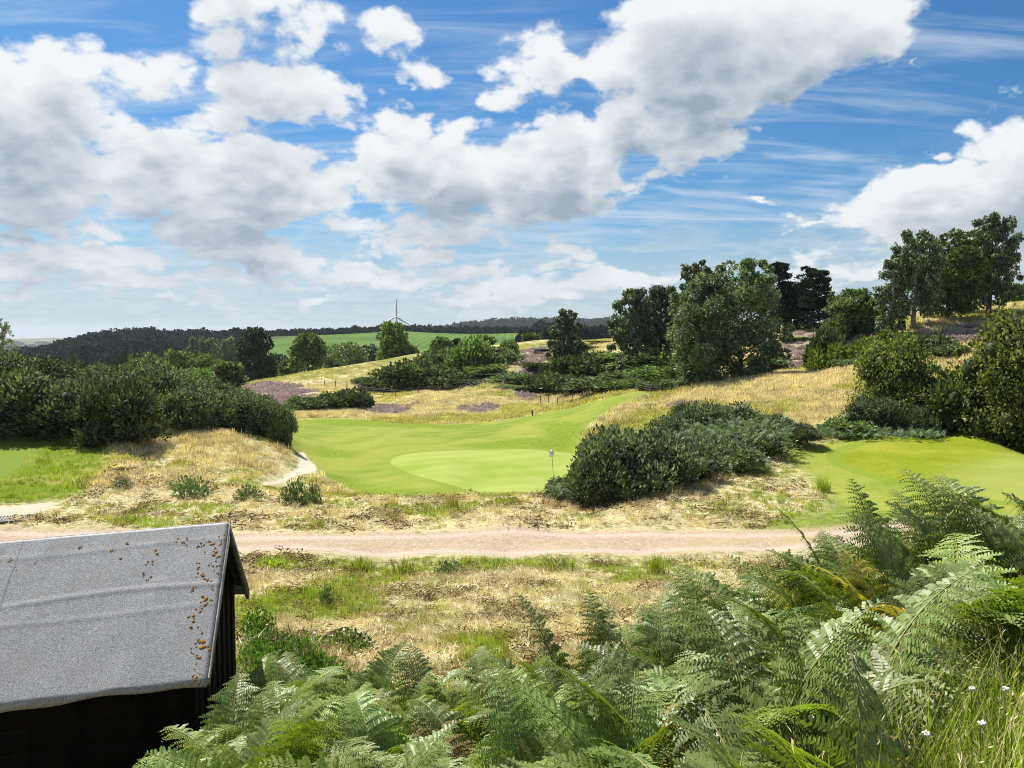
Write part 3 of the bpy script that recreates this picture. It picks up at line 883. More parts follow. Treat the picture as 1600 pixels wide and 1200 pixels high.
def scatter(name, protos, P, rot, scl, idx, label, cat):
    me = bpy.data.meshes.new(name)
    n = len(P)
    me.vertices.add(n); me.vertices.foreach_set('co', np.asarray(P, np.float32).ravel())
    a = me.attributes.new('rot', 'FLOAT_VECTOR', 'POINT'); a.data.foreach_set('vector', np.asarray(rot, np.float32).ravel())
    a = me.attributes.new('scl', 'FLOAT_VECTOR', 'POINT'); a.data.foreach_set('vector', np.asarray(scl, np.float32).ravel())
    a = me.attributes.new('idx', 'INT', 'POINT'); a.data.foreach_set('value', np.asarray(idx, np.int32))
    me.update()
    o = link(name, me)
    g = bpy.data.node_groups.new(name + '_nodes', 'GeometryNodeTree')
    g.interface.new_socket('Geometry', in_out='INPUT', socket_type='NodeSocketGeometry')
    g.interface.new_socket('Geometry', in_out='OUTPUT', socket_type='NodeSocketGeometry')
    t = NT(g)
    gi = t.n('NodeGroupInput'); go = t.n('NodeGroupOutput')
    ci = t.n('GeometryNodeCollectionInfo', transform_space='ORIGINAL')
    ci.inputs['Collection'].default_value = protos
    ci.inputs['Separate Children'].default_value = True
    ci.inputs['Reset Children'].default_value = True
    def na(nm, dt):
        nd = t.n('GeometryNodeInputNamedAttribute', data_type=dt)
        nd.inputs['Name'].default_value = nm
        return nd.outputs['Attribute']
    er = t.n('FunctionNodeEulerToRotation', {0: na('rot', 'FLOAT_VECTOR')})
    ip = t.n('GeometryNodeInstanceOnPoints')
    t.link(gi.outputs[0], ip.inputs['Points'])
    t.link(ci.outputs[0], ip.inputs['Instance'])
    ip.inputs['Pick Instance'].default_value = True
    t.link(na('idx', 'INT'), ip.inputs['Instance Index'])
    t.link(er.outputs[0], ip.inputs['Rotation'])
    t.link(na('scl', 'FLOAT_VECTOR'), ip.inputs['Scale'])
    t.link(ip.outputs[0], go.inputs[0])
    md = o.modifiers.new('scatter', 'NODES')
    md.node_group = g
    return tag(o, label, cat, kind='stuff')


def blades(n, h, spread, lean, wid, rng, seedhead=0.0, flat=False):
    """a tuft of n curved grass blades"""
    g = Geo()
    base = rng.normal(size=(n, 2)) * spread
    yaw = rng.uniform(0, 2 * PI, n)
    H = h * rng.uniform(.55, 1.1, n)
    le = lean * rng.uniform(.3, 1.5, n)
    dx, dy = np.cos(yaw), np.sin(yaw)
    V = []
    for k, (tt, ww) in enumerate(((0, 1), (.5, .8), (1, .12))):
        off = H * le * tt ** 1.7
        zz = (H * .12 * tt + .02 * rng.uniform(0, 1, n) * h + h * .05 * np.sin(tt * PI) * rng.uniform(0, 3, n)) if flat else H * tt * (1 - .25 * le * tt)
        if flat:
            off = H * tt
        c = np.stack([base[:, 0] + dx * off, base[:, 1] + dy * off, zz], -1)
        s = np.stack([-dy, dx, rng.normal(size=n) * (.6 if flat else .1)], -1) * wid * ww * .5
        V += [c - s, c + s]
    V = np.stack(V, 1).reshape(-1, 3)
    i = np.arange(n)[:, None] * 6
    F = np.concatenate([i + np.array([[0, 1, 3, 2]]), i + np.array([[2, 3, 5, 4]])])
    g.add(V, F, np.repeat(rng.uniform(0, 1, n), 6))
    if seedhead:
        m = rng.uniform(size=n) < seedhead
        tip = np.stack([base[:, 0] + dx * H * le, base[:, 1] + dy * H * le, H * (1 - .25 * le)], -1)[m]
        for _ in range(4):
            D = rng.normal(size=(len(tip), 3)) * .5 + np.array([0, 0, 1.0])
            LV, LF, LA = leaves(tip - np.array([0, 0, .05 * h]) * rng.uniform(0, 2, (len(tip), 1)), D, .035, .006 if wid < .02 else .02, rng)
            g.add(LV, LF, LA, 0)
    return g


rg = np.random.default_rng(5)
TUFTS = []
for k in range(3):
    TUFTS.append(blades(26, .34, .10, .45, .011, rg, .25).mesh('dry_tuft', M['grass_dry']))
for k in range(3):
    TUFTS.append(blades(26, .30, .10, .45, .012, rg).mesh('mixed_tuft', M['grass_mixed']))
for k in range(3):
    TUFTS.append(blades(26, .28, .10, .45, .013, rg).mesh('green_tuft', M['grass_green']))
for k in range(3):
    TUFTS.append(blades(30, .36, .16, .5, .012, rg, flat=True).mesh('hay_tuft', M['hay']))
for k in range(2):
    TUFTS.append(blades(46, .30, .22, .5, .030, rg, .2).mesh('coarse_dry_tuft', M['grass_dry']))
for k in range(2):
    TUFTS.append(blades(46, .28, .22, .5, .030, rg).mesh('coarse_mixed_tuft', M['grass_mixed']))
for k in range(3):
    n_ = 34
    P_ = np.stack([rg.normal(size=n_) * .2, rg.normal(size=n_) * .2, rg.uniform(.0, .16, n_)], -1)
    D_ = np.stack([rg.normal(size=n_), rg.normal(size=n_), rg.normal(size=n_) * .3 + .1], -1)
    LV_, LF_, LA_ = leaves(P_, D_, .16, .035, rg, .3)
    TUFTS.append(Geo().add(LV_, LF_, LA_).mesh('dead_litter', M['litter']))
TUFT = proto_collection('grass_tuft', TUFTS)


def sample_fov(n, r0, r1, rng, a=.64, pw=1.0):
    """points thinned with distance so that the cover looks even from the eye"""
    u = rng.uniform(0, 1, n)
    r = (r0 ** (1 - pw) + u * (r1 ** (1 - pw) - r0 ** (1 - pw))) ** (1 / (1 - pw)) if pw != 1 else r0 * (r1 / r0) ** u
    th = rng.uniform(-a, a, n)
    return r * np.sin(th), r * np.cos(th)


def in_shed(x, y):
    return (x < -2.3) & (y > 5.6) & (y < 9.6)


def grass_cover():
    rng = np.random.default_rng(77)
    x, y = sample_fov(72000, 5.0, 75.0, rng, pw=1.15)
    R = regions(x, y)
    ra = rough_amount(R)
    n1 = fbm(x / 14, y / 14, 21, 3); n2 = fbm(x / 2.5, y / 2.5, 40, 3)
    short = np.max([R['fairway'], R['second_fairway'], R['tee']], 0)
    keep = (ra > .55) & ~in_shed(x, y) & ((R['bed'] < 0) | (rng.uniform(size=len(x)) < .10)) & (short < -.25) & (R['lush'] < .2)
    r = np.hypot(x, y)
    keep &= rng.uniform(size=len(x)) < np.where(r < 23, .9, .8)
    x, y, r = x[keep], y[keep], r[keep]
    R = {k: v[keep] for k, v in R.items()}; n1, n2 = n1[keep], n2[keep]
    dry = .62 + .9 * (n1 - .5) + 1.5 * (n2 - .5) + .30 * smooth01(R['gold'], -1, 2) - .65 * smooth01(R['greenish'], -.8, .8) - .9 * smooth01(R['tee_slope'], -.6, .6) - .9 * smooth01(R['lush'], -.5, .2) - .25 * smooth01(-np.abs(r - 22.6), -.9, 0) - .05 * smooth01(-r, -23, -20)
    u = rng.uniform(size=len(x))
    k = rng.integers(0, 3, len(x))
    hay = (dry > .45) & (u < .55) & (R['tee_slope'] < -.5) & (R['gold'] < 0) & (r < 45)
    idx = np.where(hay, 9 + k, np.where(dry > .62, k, np.where(dry > .38, 3 + k, 6 + k)))
    far = (r > 38) & ~hay
    idx = np.where(far & (dry > .62), 12 + k % 2, np.where(far & (dry > .38), 14 + k % 2, idx))
    lit = (rng.uniform(size=len(x)) < .05 + .34 * smooth01(fbm(x / 1.3, y / 1.3, 90, 2), .52, .68)) & (r < 46) & (R['tee_slope'] < -.6) & (R['gold'] < 0)
    idx = np.where(lit, 16 + k, idx)
    s = rng.uniform(.55, 1.15, len(x)) * np.where(hay, 1.1, 1.0) * (.8 + .5 * smooth01(n2, .5, .75))
    s *= np.where(R['tee_slope'] > -.5, 1.0, 1.0) * (1 - .35 * smooth01(-r, -26, -23))
    z = ground(x, y, R) - .015
    rot = np.stack([rng.normal(size=len(x)) * .12, rng.normal(size=len(x)) * .12, rng.uniform(0, 6.3, len(x))], -1)
    scl = np.stack([s, s, s * np.where(R['gold'] > 0, 1.15, 1.0) * rng.uniform(.8, 1.2, len(x))], -1)
    scatter('rough_grass', TUFT, np.stack([x, y, z], -1), rot, scl, idx, 'dry straw coloured rough grass and cut hay on the banks', 'grass')
    # grass of the far slopes
    x, y = sample_fov(22000, 62.0, 190.0, rng, pw=1.0)
    R = regions(x, y)
    ok = (rough_amount(R) > .5) & (np.max([R['fairway'], R['second_fairway']], 0) < -.5) & (R['heath'] < .5)
    x, y = x[ok], y[ok]; R = {k: v[ok] for k, v in R.items()}
    d = .50 + 1.3 * (fbm(x / 11, y / 11, 21, 3) - .5) + .2 * smooth01(R['gold'], -1, 2)
    k = rng.integers(0, 2, len(x))
    idx = np.where(d > .5, 12 + k, 14 + k)
    s = rng.uniform(.9, 1.7, len(x))
    z = ground(x, y, R) - .03
    rot = np.stack([np.zeros(len(x)), np.zeros(len(x)), rng.uniform(0, 6.3, len(x))], -1)
    scatter('hillside_grass', TUFT, np.stack([x, y, z], -1), rot, np.stack([s * 1.3, s * 1.3, s], -1), idx, 'pale dry grass covering the heath slopes', 'grass')


grass_cover()


# ------------------------------------------------------------------ heather
def heather_cover():
    rng = np.random.default_rng(8)
    pr = []
    for k in range(3):
        n = 60
        d = rng.normal(size=(n, 3)); d[:, 2] = np.abs(d[:, 2]) + .3
        d /= np.linalg.norm(d, axis=1)[:, None]
        V, F, a = leaves(d * np.array([.34, .34, .07]) * rng.uniform(.4, 1, (n, 1)), d + rng.normal(size=(n, 3)) * .3, .20, .07, rng)
        g = Geo(); g.add(V, F, a)
        pr.append(g.mesh('heather_clump', M['heather']))
    c = proto_collection('heather_clump', pr)
    xs, ys = [], []
    for P in HEATH:
        lo, hi = P.min(0), P.max(0)
        area = (hi - lo).prod()
        n = int(min(area * 3.0, 9000))
        x, y = rng.uniform(lo[0], hi[0], n), rng.uniform(lo[1], hi[1], n)
        ok = (sdist(P, x, y) + 9 * (fbm(x / 4, y / 4, 2, 4) - .5) > 0.6) & (fbm(x / 1.6, y / 1.6, 12, 2) > .40)
        xs.append(x[ok]); ys.append(y[ok])
    x, y = np.concatenate(xs), np.concatenate(ys)
    z = ground(x, y)
    n = len(x)
    s = rng.uniform(.8, 1.9, n)
    rot = np.stack([np.zeros(n), np.zeros(n), rng.uniform(0, 6.3, n)], -1)
    scatter('heather', c, np.stack([x, y, z], -1), rot, np.stack([s, s, s], -1), rng.integers(0, 3, n), 'low purple heather in patches on the heath slopes', 'heather')


heather_cover()


# ------------------------------------------------------------------ bushes
def lobed_dome(nl, rng, low=0.0, hgt=1.0):
    """centres and radii of overlapping lobes filling a half ellipsoid of unit half width"""
    C, Rr = [], []
    for i in range(nl):
        a = rng.uniform(0, 2 * PI); q = math.sqrt(rng.uniform(0, 1)) * .72
        rad = rng.uniform(.22, .38)
        top = math.sqrt(max(0, 1 - q * q)) * hgt
        z = rng.uniform(low, 1) ** .7 * max(top - rad * .75, .05)
        C.append((q * math.cos(a), q * math.sin(a), max(z, rad * .35))); Rr.append(rad)
    return np.array(C), np.array(Rr)


def bush_mesh(name, mat, seed, n=5200, length=.10, width=.032, nl=26, up=.9, hgt=1.0, jitter=.25):
    rng = np.random.default_rng(seed)
    C, Rr = lobed_dome(nl, rng, hgt=hgt)
    P, D = [], []
    per = n // nl + 1
    for c, r in zip(C, Rr):
        d = rng.normal(size=(per * 2, 3)); d /= np.linalg.norm(d, axis=1)[:, None]
        d = d[d[:, 2] > -.55][:per]
        bump = 1 + .30 * np.sin(d[:, 0] * 9 + c[0] * 40) * np.sin(d[:, 1] * 9 + c[1] * 30) * np.sin(d[:, 2] * 8 + 1)
        p = c + d * r * (bump * rng.uniform(.62, 1.12, len(d)))[:, None]
        P.append(p); D.append(d + np.array([0, 0, up]) * rng.uniform(.4, 1.2, (len(d), 1)) + rng.normal(size=d.shape) * jitter)
    P, D = np.concatenate(P), np.concatenate(D)
    inside = np.zeros(len(P), bool)
    for c, r in zip(C, Rr):
        inside |= ((P - c) ** 2).sum(1) < (r * .58) ** 2
    ok = ~inside & (P[:, 2] > -.02)
    P, D = P[ok], D[ok]
    V, F, a = leaves(P, D, length, width, rng)
    g = Geo(); g.add(V, F, a ** 2)
    # woody heart of the bush
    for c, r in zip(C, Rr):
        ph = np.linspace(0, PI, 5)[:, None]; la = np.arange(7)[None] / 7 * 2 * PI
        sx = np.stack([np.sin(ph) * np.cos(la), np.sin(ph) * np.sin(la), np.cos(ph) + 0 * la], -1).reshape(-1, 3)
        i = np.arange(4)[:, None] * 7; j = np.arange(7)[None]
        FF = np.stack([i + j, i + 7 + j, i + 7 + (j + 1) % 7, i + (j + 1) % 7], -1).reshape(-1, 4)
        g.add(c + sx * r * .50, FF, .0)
    W = float(np.percentile(np.hypot(P[:, 0], P[:, 1]), 96)); H = float(np.percentile(P[:, 2], 97))
    me = g.mesh(name, mat)
    return me, W, H


GORSE = [bush_mesh('gorse', M['gorse'], 100 + k, 12500, .088, .036, 34, hgt=1.35) for k in range(5)]
GORSE_MID = [bush_mesh('gorse_thicket', M['gorse_mid'], 200 + k, 4200, .15, .085, 24, hgt=1.1) for k in range(3)]
GREENB = [bush_mesh('green_bush', M['green_bush'], 300 + k, 4600, .12, .08, 26, .5, hgt=1.25) for k in range(3)]
BRIGHTB = [bush_mesh('bright_bush', M['bright_bush'], 400 + k, 4200, .14, .07, 22, .9, hgt=1.0) for k in range(2)]
HAWB = [bush_mesh('hawthorn', M['hawthorn'], 500 + k, 15000, .062, .046, 54, .2, hgt=1.9, jitter=.9) for k in range(3)]
KINDS = {'gorse': ('gorse_bush', GORSE), 'mid': ('gorse_bush', GORSE_MID), 'green': ('leafy_bush', GREENB), 'bright': ('broom_bush', BRIGHTB), 'haw': ('hawthorn_bush', HAWB)}
_bk = [0]


def bush(kind, px, Y, top, wpx, label, group=None, depth=1.0):
    nm, ms = KINDS[kind]
    p = at(px, Y)
    w = wpx / FPX * Y / 2 * (1.32 if kind in ('mid', 'green') else 1.10)
    h = max(z_at(top + (1 if kind in ('mid', 'green') else 0), px, Y) - p.z, .25)
    if kind in ('mid', 'green'):
        h *= .86 + .26 * ((_bk[0] * .618) % 1)
    _bk[0] += 1
    rz = _bk[0] * 2.399
    me, nw, nh = ms[_bk[0] % len(ms)]
    o = link(nm, me, loc=(p.x, p.y, p.z - .05 * h), rot=(0, 0, rz), scl=(w / nw, w / nw * depth, h * 1.0 / nh))
    return tag(o, label, 'bush', group)


G1 = 'gorse bushes of the hedge beside the dry mound'
for a in (
        ('gorse', 30, 50, 585, 190, 'broad gorse bush of the hedge, behind the mown tee'),
        ('gorse', 125, 49, 598, 150, 'gorse bush between the tee bush and the rounded bush jutting out of the hedge'),
        ('gorse', 190, 46.5, 600, 116, 'rounded gorse bush jutting out of the hedge onto the grass mound'),
        ('gorse', -70, 52, 570, 160, 'gorse bush cut by the edge of the photo, beside the tee'),
        ('gorse', 10, 63, 556, 170, 'high gorse bush at the top of the hedge under the pale birch'),
        ('gorse', 95, 62, 568, 150, 'gorse bush of the hedge crest, second from the pale birch'),
        ('gorse', 175, 60, 575, 130, 'gorse bush of the hedge crest, third from the pale birch'),
        ('gorse', 240, 57, 580, 130, 'tall bright topped gorse bush in the middle of the hedge crest'),
        ('gorse', 285, 52, 612, 100, 'gorse bush at the hedge foot above the dry mound crest'),
        ('gorse', 300, 60, 594, 120, 'gorse bush on the hedge crest below the oak clump'),
        ('gorse', 345, 55, 612, 100, 'gorse bush of the hedge below the tall dark tree'),
        ('gorse', 385, 54, 622, 85, 'gorse bush third from the footpath end of the hedge'),
        ('gorse', 415, 53.5, 632, 70, 'gorse bush second from the footpath end of the hedge'),
        ('gorse', 436, 53, 642, 44, 'last gorse bush of the hedge where the footpath bends'),
        ('gorse', 340, 65, 606, 110, 'gorse bush at the back of the hedge, facing the valley')):
    bush(*a, group=G1)
G2 = 'bushes of the clump between the two putting greens'
for a in (
        ('gorse', 990, 34.6, 678, 165, 'tall dark gorse bush leading the clump beside the flag'),
        ('gorse', 926, 35.8, 694, 66, 'upright spiky gorse bush of the clump nearest the flag'),
        ('gorse', 878, 35.6, 750, 60, 'low grey gorse bush hiding the foot of the flagstick'),
        ('gorse', 940, 33.4, 725, 100, 'low gorse bush at the front of the clump above the straw'),
        ('gorse', 1062, 36.2, 690, 125, 'dark gorse bush in the shaded middle of the clump'),
        ('gorse', 1122, 38, 690, 120, 'gorse bush of the clump under the silvery bracken'),
        ('gorse', 1085, 47, 634, 100, 'high gorse bush at the back of the clump, tallest against the dry slope'),
        ('gorse', 1050, 44, 655, 90, 'small gorse bush behind the silvery bracken of the clump'),
        ('gorse', 1150, 47.5, 636, 90, 'gorse bush on the back crest of the clump'),
        ('gorse', 1180, 42, 668, 110, 'gorse bush of the clump next to its tapering end'),
        ('gorse', 1240, 45, 664, 80, 'spreading gorse bush at the tapering end of the clump'),
        ('gorse', 1200, 47, 650, 70, 'little gorse bush on the back crest near the tapering end')):
    bush(*a, group=G2)
G3 = 'gorse bushes on the heath slope'
for a in (
        ('mid', 490, 103, 622, 60, 'dark gorse bush at the left end of the island patch'), ('mid', 525, 104, 615, 50, 'dark gorse bush in the middle of the island patch'), ('mid', 553, 105, 613, 45, 'dark gorse bush at the right end of the island patch'),
        ('mid', 470, 101, 632, 40, 'small gorse bush trailing off the island patch'),
        ('mid', 600, 143, 592, 55, 'first gorse bush of the slope thicket above the fence'), ('mid', 640, 146, 572, 75, 'big dark gorse bush of the slope thicket'), ('mid', 620, 148, 590, 50, 'gorse bush tucked low in the slope thicket'),
        ('mid', 575, 150, 588, 34, 'outlying gorse bush on the pale grass slope'), ('mid', 690, 160, 552, 70, 'gorse bush on the thicket crest with pale bracken beside it'), ('green', 655, 144, 570, 46, 'light green birch scrub standing in the slope thicket'),
        ('green', 738, 152, 536, 56, 'tall light green scrub rising from the slope thicket'), ('mid', 715, 148, 578, 70, 'gorse bush at the foot of the tall light scrub'), ('mid', 775, 156, 548, 55, 'gorse bush on the thicket crest beside the heather'),
        ('green', 760, 147, 570, 50, 'bright leafy bush in the lower slope thicket'), ('mid', 785, 145, 582, 60, 'gorse bush of the slope thicket below the heather'), ('mid', 740, 142, 592, 60, 'low gorse bush at the bottom of the slope thicket'),
        ('green', 795, 165, 533, 24, 'thin leafy bush on the skyline beside the heather patch'), ('mid', 830, 140, 588, 70, 'gorse bush under the heather patch'), ('mid', 800, 128, 602, 40, 'small gorse bush on the crest of the golden mound'),
        ('mid', 880, 132, 572, 70, 'gorse bush at the foot of the lone birch'), ('green', 925, 132, 548, 90, 'pale green scrub between the lone birch and the birch pair'), ('mid', 860, 128, 592, 60, 'gorse bush low beside the fence, under the lone birch'),
        ('mid', 950, 102, 592, 92, 'big round dark gorse bush beside the wooden gate'), ('green', 990, 118, 562, 80, 'leafy bush on the slope under the birch pair'), ('mid', 940, 122, 570, 70, 'gorse bush above the big round gorse bush'),
        ('mid', 1040, 108, 548, 80, 'gorse bush between the birch pair and the great birch'), ('green', 1030, 100, 575, 70, 'leafy bush above the wooden gate'), ('mid', 1075, 96, 575, 60, 'gorse bush at the shaded foot of the great birch'),
        ('mid', 905, 112, 600, 50, 'small gorse bush at the fence end near the round gorse bush'), ('green', 1000, 98, 592, 60, 'low light green bush right behind the wooden gate'), ('mid', 1055, 92, 592, 44, 'little gorse bush at the edge of the dry slope'),
        ('mid', 905, 160, 540, 60, 'dark gorse bush on the yellow crest behind the lone birch'), ('mid', 945, 165, 534, 50, 'dark gorse bush on the yellow crest before the birch pair'), ('mid', 860, 165, 545, 40, 'gorse bush along the top of the heather patch'),
        ('mid', 1016, 76, 633, 20, 'tiny dark gorse bush alone on the dry slope'),
        ('mid', 975, 108, 578, 60, 'gorse bush squeezed in above the gate bushes'), ('mid', 915, 125, 560, 80, 'wide gorse bush under the pale green scrub'), ('green', 970, 125, 552, 80, 'soft green bush at the feet of the birch pair'), ('mid', 1010, 122, 548, 80, 'gorse bush directly under the inner weeping birch'),
        ('mid', 880, 120, 588, 60, 'gorse bush in the hollow between the lone birch and the fence'), ('green', 930, 112, 590, 60, 'leafy bush just behind the big round gorse bush'), ('mid', 1020, 93, 596, 40, 'low gorse bush touching the gate rail'), ('mid', 850, 150, 566, 50, 'gorse bush in the lower edge of the upper heather patch'),
        ('mid', 665, 150, 566, 70, 'gorse bush filling the middle of the slope thicket'), ('mid', 720, 162, 548, 60, 'gorse bush behind the tall light scrub'), ('mid', 690, 144, 590, 70, 'broad low gorse bush at the front of the slope thicket'), ('green', 770, 160, 540, 50, 'leafy bush on top of the slope thicket near the skyline'),
        ('mid', 810, 138, 585, 60, 'gorse bush linking the thicket to the heather patch'), ('mid', 1060, 104, 560, 60, 'gorse bush between two leafy bushes left of the great birch'), ('green', 1085, 94, 560, 60, 'young leafy bush in the skirt of the great birch'),
        ('bright', 1300, 90, 545, 60, 'yellow green broom bush on the heather slope, under the round tree'), ('bright', 1345, 84, 535, 70, 'broad yellow green broom bush in the middle of the slope'), ('bright', 1390, 86, 522, 70, 'yellow green broom bush below the first hilltop birch'),
        ('mid', 1290, 92, 520, 46, 'dark gorse bush standing alone in the heather'), ('mid', 1330, 80, 560, 46, 'dark gorse bush at the foot of the broom'), ('green', 1240, 116, 526, 36, 'grey green scrub at the foot of the pines'), ('green', 1300, 112, 500, 36, 'pale slim bush at the edge of the pines'),
        ('mid', 1440, 82, 528, 70, 'gorse bush on the slope behind the hawthorn'), ('mid', 1480, 76, 540, 50, 'gorse bush beside the yellow grass bank'), ('mid', 1410, 100, 512, 30, 'small round bush under the first hilltop birch'), ('mid', 1200, 100, 560, 50, 'shaded gorse bush right of the great birch'), ('bright', 1420, 92, 520, 46, 'small broom bush below the hilltop birches')):
    bush(*a, group=G3)
G4 = 'bushes behind the putting green by the track'
for a in (
        ('haw', 1392, 53, 530, 100, 'tall open hawthorn bush with reddish brown twigs behind the green'), ('haw', 1585, 48, 500, 150, 'big sunlit yellow green hawthorn bush at the photo edge'), ('haw', 1530, 50, 580, 100, 'dense leafy bush between the two hawthorns'),
        ('green', 1480, 50, 590, 80, 'light green bush between the open hawthorn and the dense leafy bush'), ('haw', 1440, 51, 600, 90, 'low hawthorn bush with dead twigs at its foot'), ('gorse', 1360, 50, 625, 80, 'low dark gorse bush at the foot of the open hawthorn'), ('haw', 1600, 46, 580, 100, 'shaded leafy bush at the foot of the big hawthorn'),
        ('green', 1325, 48, 655, 60, 'low leafy bush beside the curved edge of the green'), ('haw', 1680, 50, 520, 160, 'hawthorn bush past the edge of the photo'), ('gorse', 1430, 49, 638, 60, 'small gorse bush among the bracken edging the green')):
    bush(*a, group=G4)


# ------------------------------------------------------------------ trees
def limb_path(p0, d, L, rng, n=6, curve=.25, up=.1):
    P = [np.array(p0, float)]; d = np.array(d, float); d /= np.linalg.norm(d)
    for i in range(n):
        d = d + rng.normal(size=3) * curve * .35 + np.array([0, 0, up]) * .3
        d /= np.linalg.norm(d)
        P.append(P[-1] + d * L / n)
    return np.array(P)


def tree(kind, px, Y, base_py, top_py, wpx, label, group=None, seed=0, name='tree', mat='oak', bark='bark', nleaf=5000, leaf=None, clear=.12, bottom=.1):
    rng = np.random.default_rng(seed + 900)
    p = at(px, Y)
    zt = z_at(top_py, px, Y)
    H = max(zt - p.z, 2.0)
    W = wpx / FPX * Y / 2
    root = empty(name, p, label, 'tree', group, rng.uniform(-.3, .3))
    leaf = leaf or max(.16, Y * .0036)
    nleaf = int(nleaf * 1.7)
    g = Geo()
    tr = max(.10, H * .022)
    # main stem
    hh = H * (.92 if kind in ('pine', 'poplar', 'birch') else .6)
    path = limb_path((0, 0, -.3), (rng.normal() * .04, rng.normal() * .04, 1), hh, rng, 8, .10, .25)
    g.add(*tube(path, np.linspace(tr * 1.25, tr * .3, len(path)), 8), .5)
    tips = []
    nb = {'pine': 15, 'poplar': 14, 'birch': 16}.get(kind, 12)
    for k in range(nb):
        f = clear + .06 + (1 - clear - .1) * (k + rng.uniform(0, .7)) / nb
        i = min(f * H / hh, .97) * (len(path) - 1); i0 = int(i)
        b = path[i0] + (path[min(i0 + 1, len(path) - 1)] - path[i0]) * (i - i0)
        a = k * 2.4 + rng.uniform(-.4, .4)
        env = {'oak': math.sin(PI * min(1, f * .82 + .14)) ** .55, 'birch': math.sin(PI * min(1, f * .86 + .10)) ** .7, 'pine': (1 - f * .92) ** .8, 'poplar': math.sin(PI * min(1, f * .85 + .1)) ** .5}.get(kind, 1.0)
        L = W * env * rng.uniform(.8, 1.05)
        upz = {'oak': .55, 'birch': .9, 'pine': .15, 'poplar': 2.5}.get(kind, .5)
        lp = limb_path(b, (math.cos(a), math.sin(a), upz), L * math.sqrt(1 + upz * upz * .35), rng, 5, .35, .05)
        g.add(*tube(lp, np.linspace(tr * .42, tr * .08, len(lp)), 5), .5)
        tips.append((lp, f))
    link('trunk', g.mesh('trunk', M[bark], True), root)
    # foliage in clumps round the limbs and through the crown
    C, S = [], []
    for lp, f in tips:
        for q in (.45, .7, .9, 1.0):
            i = q * (len(lp) - 1); i0 = min(int(i), len(lp) - 2)
            C.append(lp[i0] + (lp[i0 + 1] - lp[i0]) * (i - i0)); S.append(W * rng.uniform(.17, .30) * (1.15 if kind == 'oak' else 1 - .55 * f if kind == 'pine' else 1 - .3 * f))
    nfill = {'oak': 95, 'birch': 90, 'pine': 26, 'poplar': 26}.get(kind, 30)
    for _ in range(nfill):
        f = rng.uniform(bottom, .97)
        env = {'oak': math.sin(PI * min(1, f * .84 + .14)) ** .5, 'birch': math.sin(PI * min(1, f * .86 + .12)) ** .62, 'pine': (1 - f * .93) ** .8, 'poplar': math.sin(PI * min(1, f * .85 + .1)) ** .5}.get(kind, 1.0)
        a = rng.uniform(0, 2 * PI); q = math.sqrt(rng.uniform(.1, 1)) * .86; out_ = rng.uniform() < .28
        if out_: q = rng.uniform(.92, 1.08)
        C.append(np.array([math.cos(a) * q * W * env, math.sin(a) * q * W * env, f * H])); S.append(W * (rng.uniform(.08, .15) if out_ else rng.uniform(.15, .29)) * (1 - .45 * max(0, f - .6) / .4))
    C, S = np.array(C), np.array(S)
    if kind == 'poplar':
        S = S * 1.3
    C[:, 2] = np.minimum(C[:, 2], H - S * .55)
    per = nleaf // len(C) + 1
    Pp, Dd = [], []
    for c, s in zip(C, S):
        d = rng.normal(size=(per, 3)); d /= np.linalg.norm(d, axis=1)[:, None]
        rr = rng.uniform(.35, 1.0, (per, 1)) ** .6
        if kind == 'birch':
            # hanging sprays
            off = d * s * rr * np.array([.8, .8, .7])
            off[:, 2] -= rng.uniform(0, 1, per) ** 2 * s * .9
            dd = d * .4 + np.array([0, 0, -1.0])
        elif kind == 'pine':
            off = d * s * rr * np.array([1.35, 1.35, .30])
            dd = d + np.array([0, 0, .6])
        elif kind == 'poplar':
            off = d * s * rr * np.array([.8, .8, 1.4]); dd = d + np.array([0, 0, .8])
        else:
            off = d * s * rr * np.array([1.0, 1.0, .78]); dd = d + np.array([0, 0, .15])
        Pp.append(c + off); Dd.append(dd + rng.normal(size=(per, 3)) * .35)
    Pp, Dd = np.concatenate(Pp), np.concatenate(Dd)
    Pp[:, 2] *= H / np.percentile(Pp[:, 2], 99.6)
    ok = Pp[:, 2] > bottom * H * .5
    V, F, a = leaves(Pp[ok], Dd[ok], leaf, leaf * (.62 if kind != 'pine' else .4), rng)
    gc = Geo(); gc.add(V, F, a ** 1.7)
    link('crown', gc.mesh('crown', M[mat]), root)
    return root


GH = 'birches on the hilltop'
GB = 'birches above the gorse slope'
tree('birch', 1425, 94, 508, 362, 92, 'airy birch with drooping outer branches, first of the hilltop group', GH, 1, 'birch_tree', 'birch', 'birch_bark', 9000, bottom=.14)
tree('oak', 1478, 97, 505, 366, 100, 'dense dark tree in the middle of the hilltop group', GH, 2, 'broadleaf_tree', 'oak', 'bark', 11000, bottom=.06)
tree('birch', 1541, 99, 493, 336, 86, 'tallest hilltop birch, standing out above the rest', GH, 3, 'birch_tree', 'birch', 'bark', 9500, bottom=.14)
tree('oak', 1510, 103, 495, 378, 70, 'dark tree filling the gap behind the tallest hilltop birch', GH, 31, 'broadleaf_tree', 'oak', 'bark', 6000, bottom=.06)
tree('birch', 1390, 93, 508, 405, 50, 'slender weeping birch leaning out of the hilltop group', GH, 4, 'birch_tree', 'birch', 'birch_bark', 3500, bottom=.16)
tree('birch', 1092, 91, 585, 408, 70, 'great birch with the two dark drooping tips, beside the shade', GB, 5, 'birch_tree', 'birch', 'bark', 6000, bottom=.05)
tree('oak', 1158, 90, 585, 410, 135, 'bushy great tree with crown down to the ground beside the shaded grass', GB, 6, 'broadleaf_tree', 'birch', 'bark', 17000, bottom=.02, clear=.05)
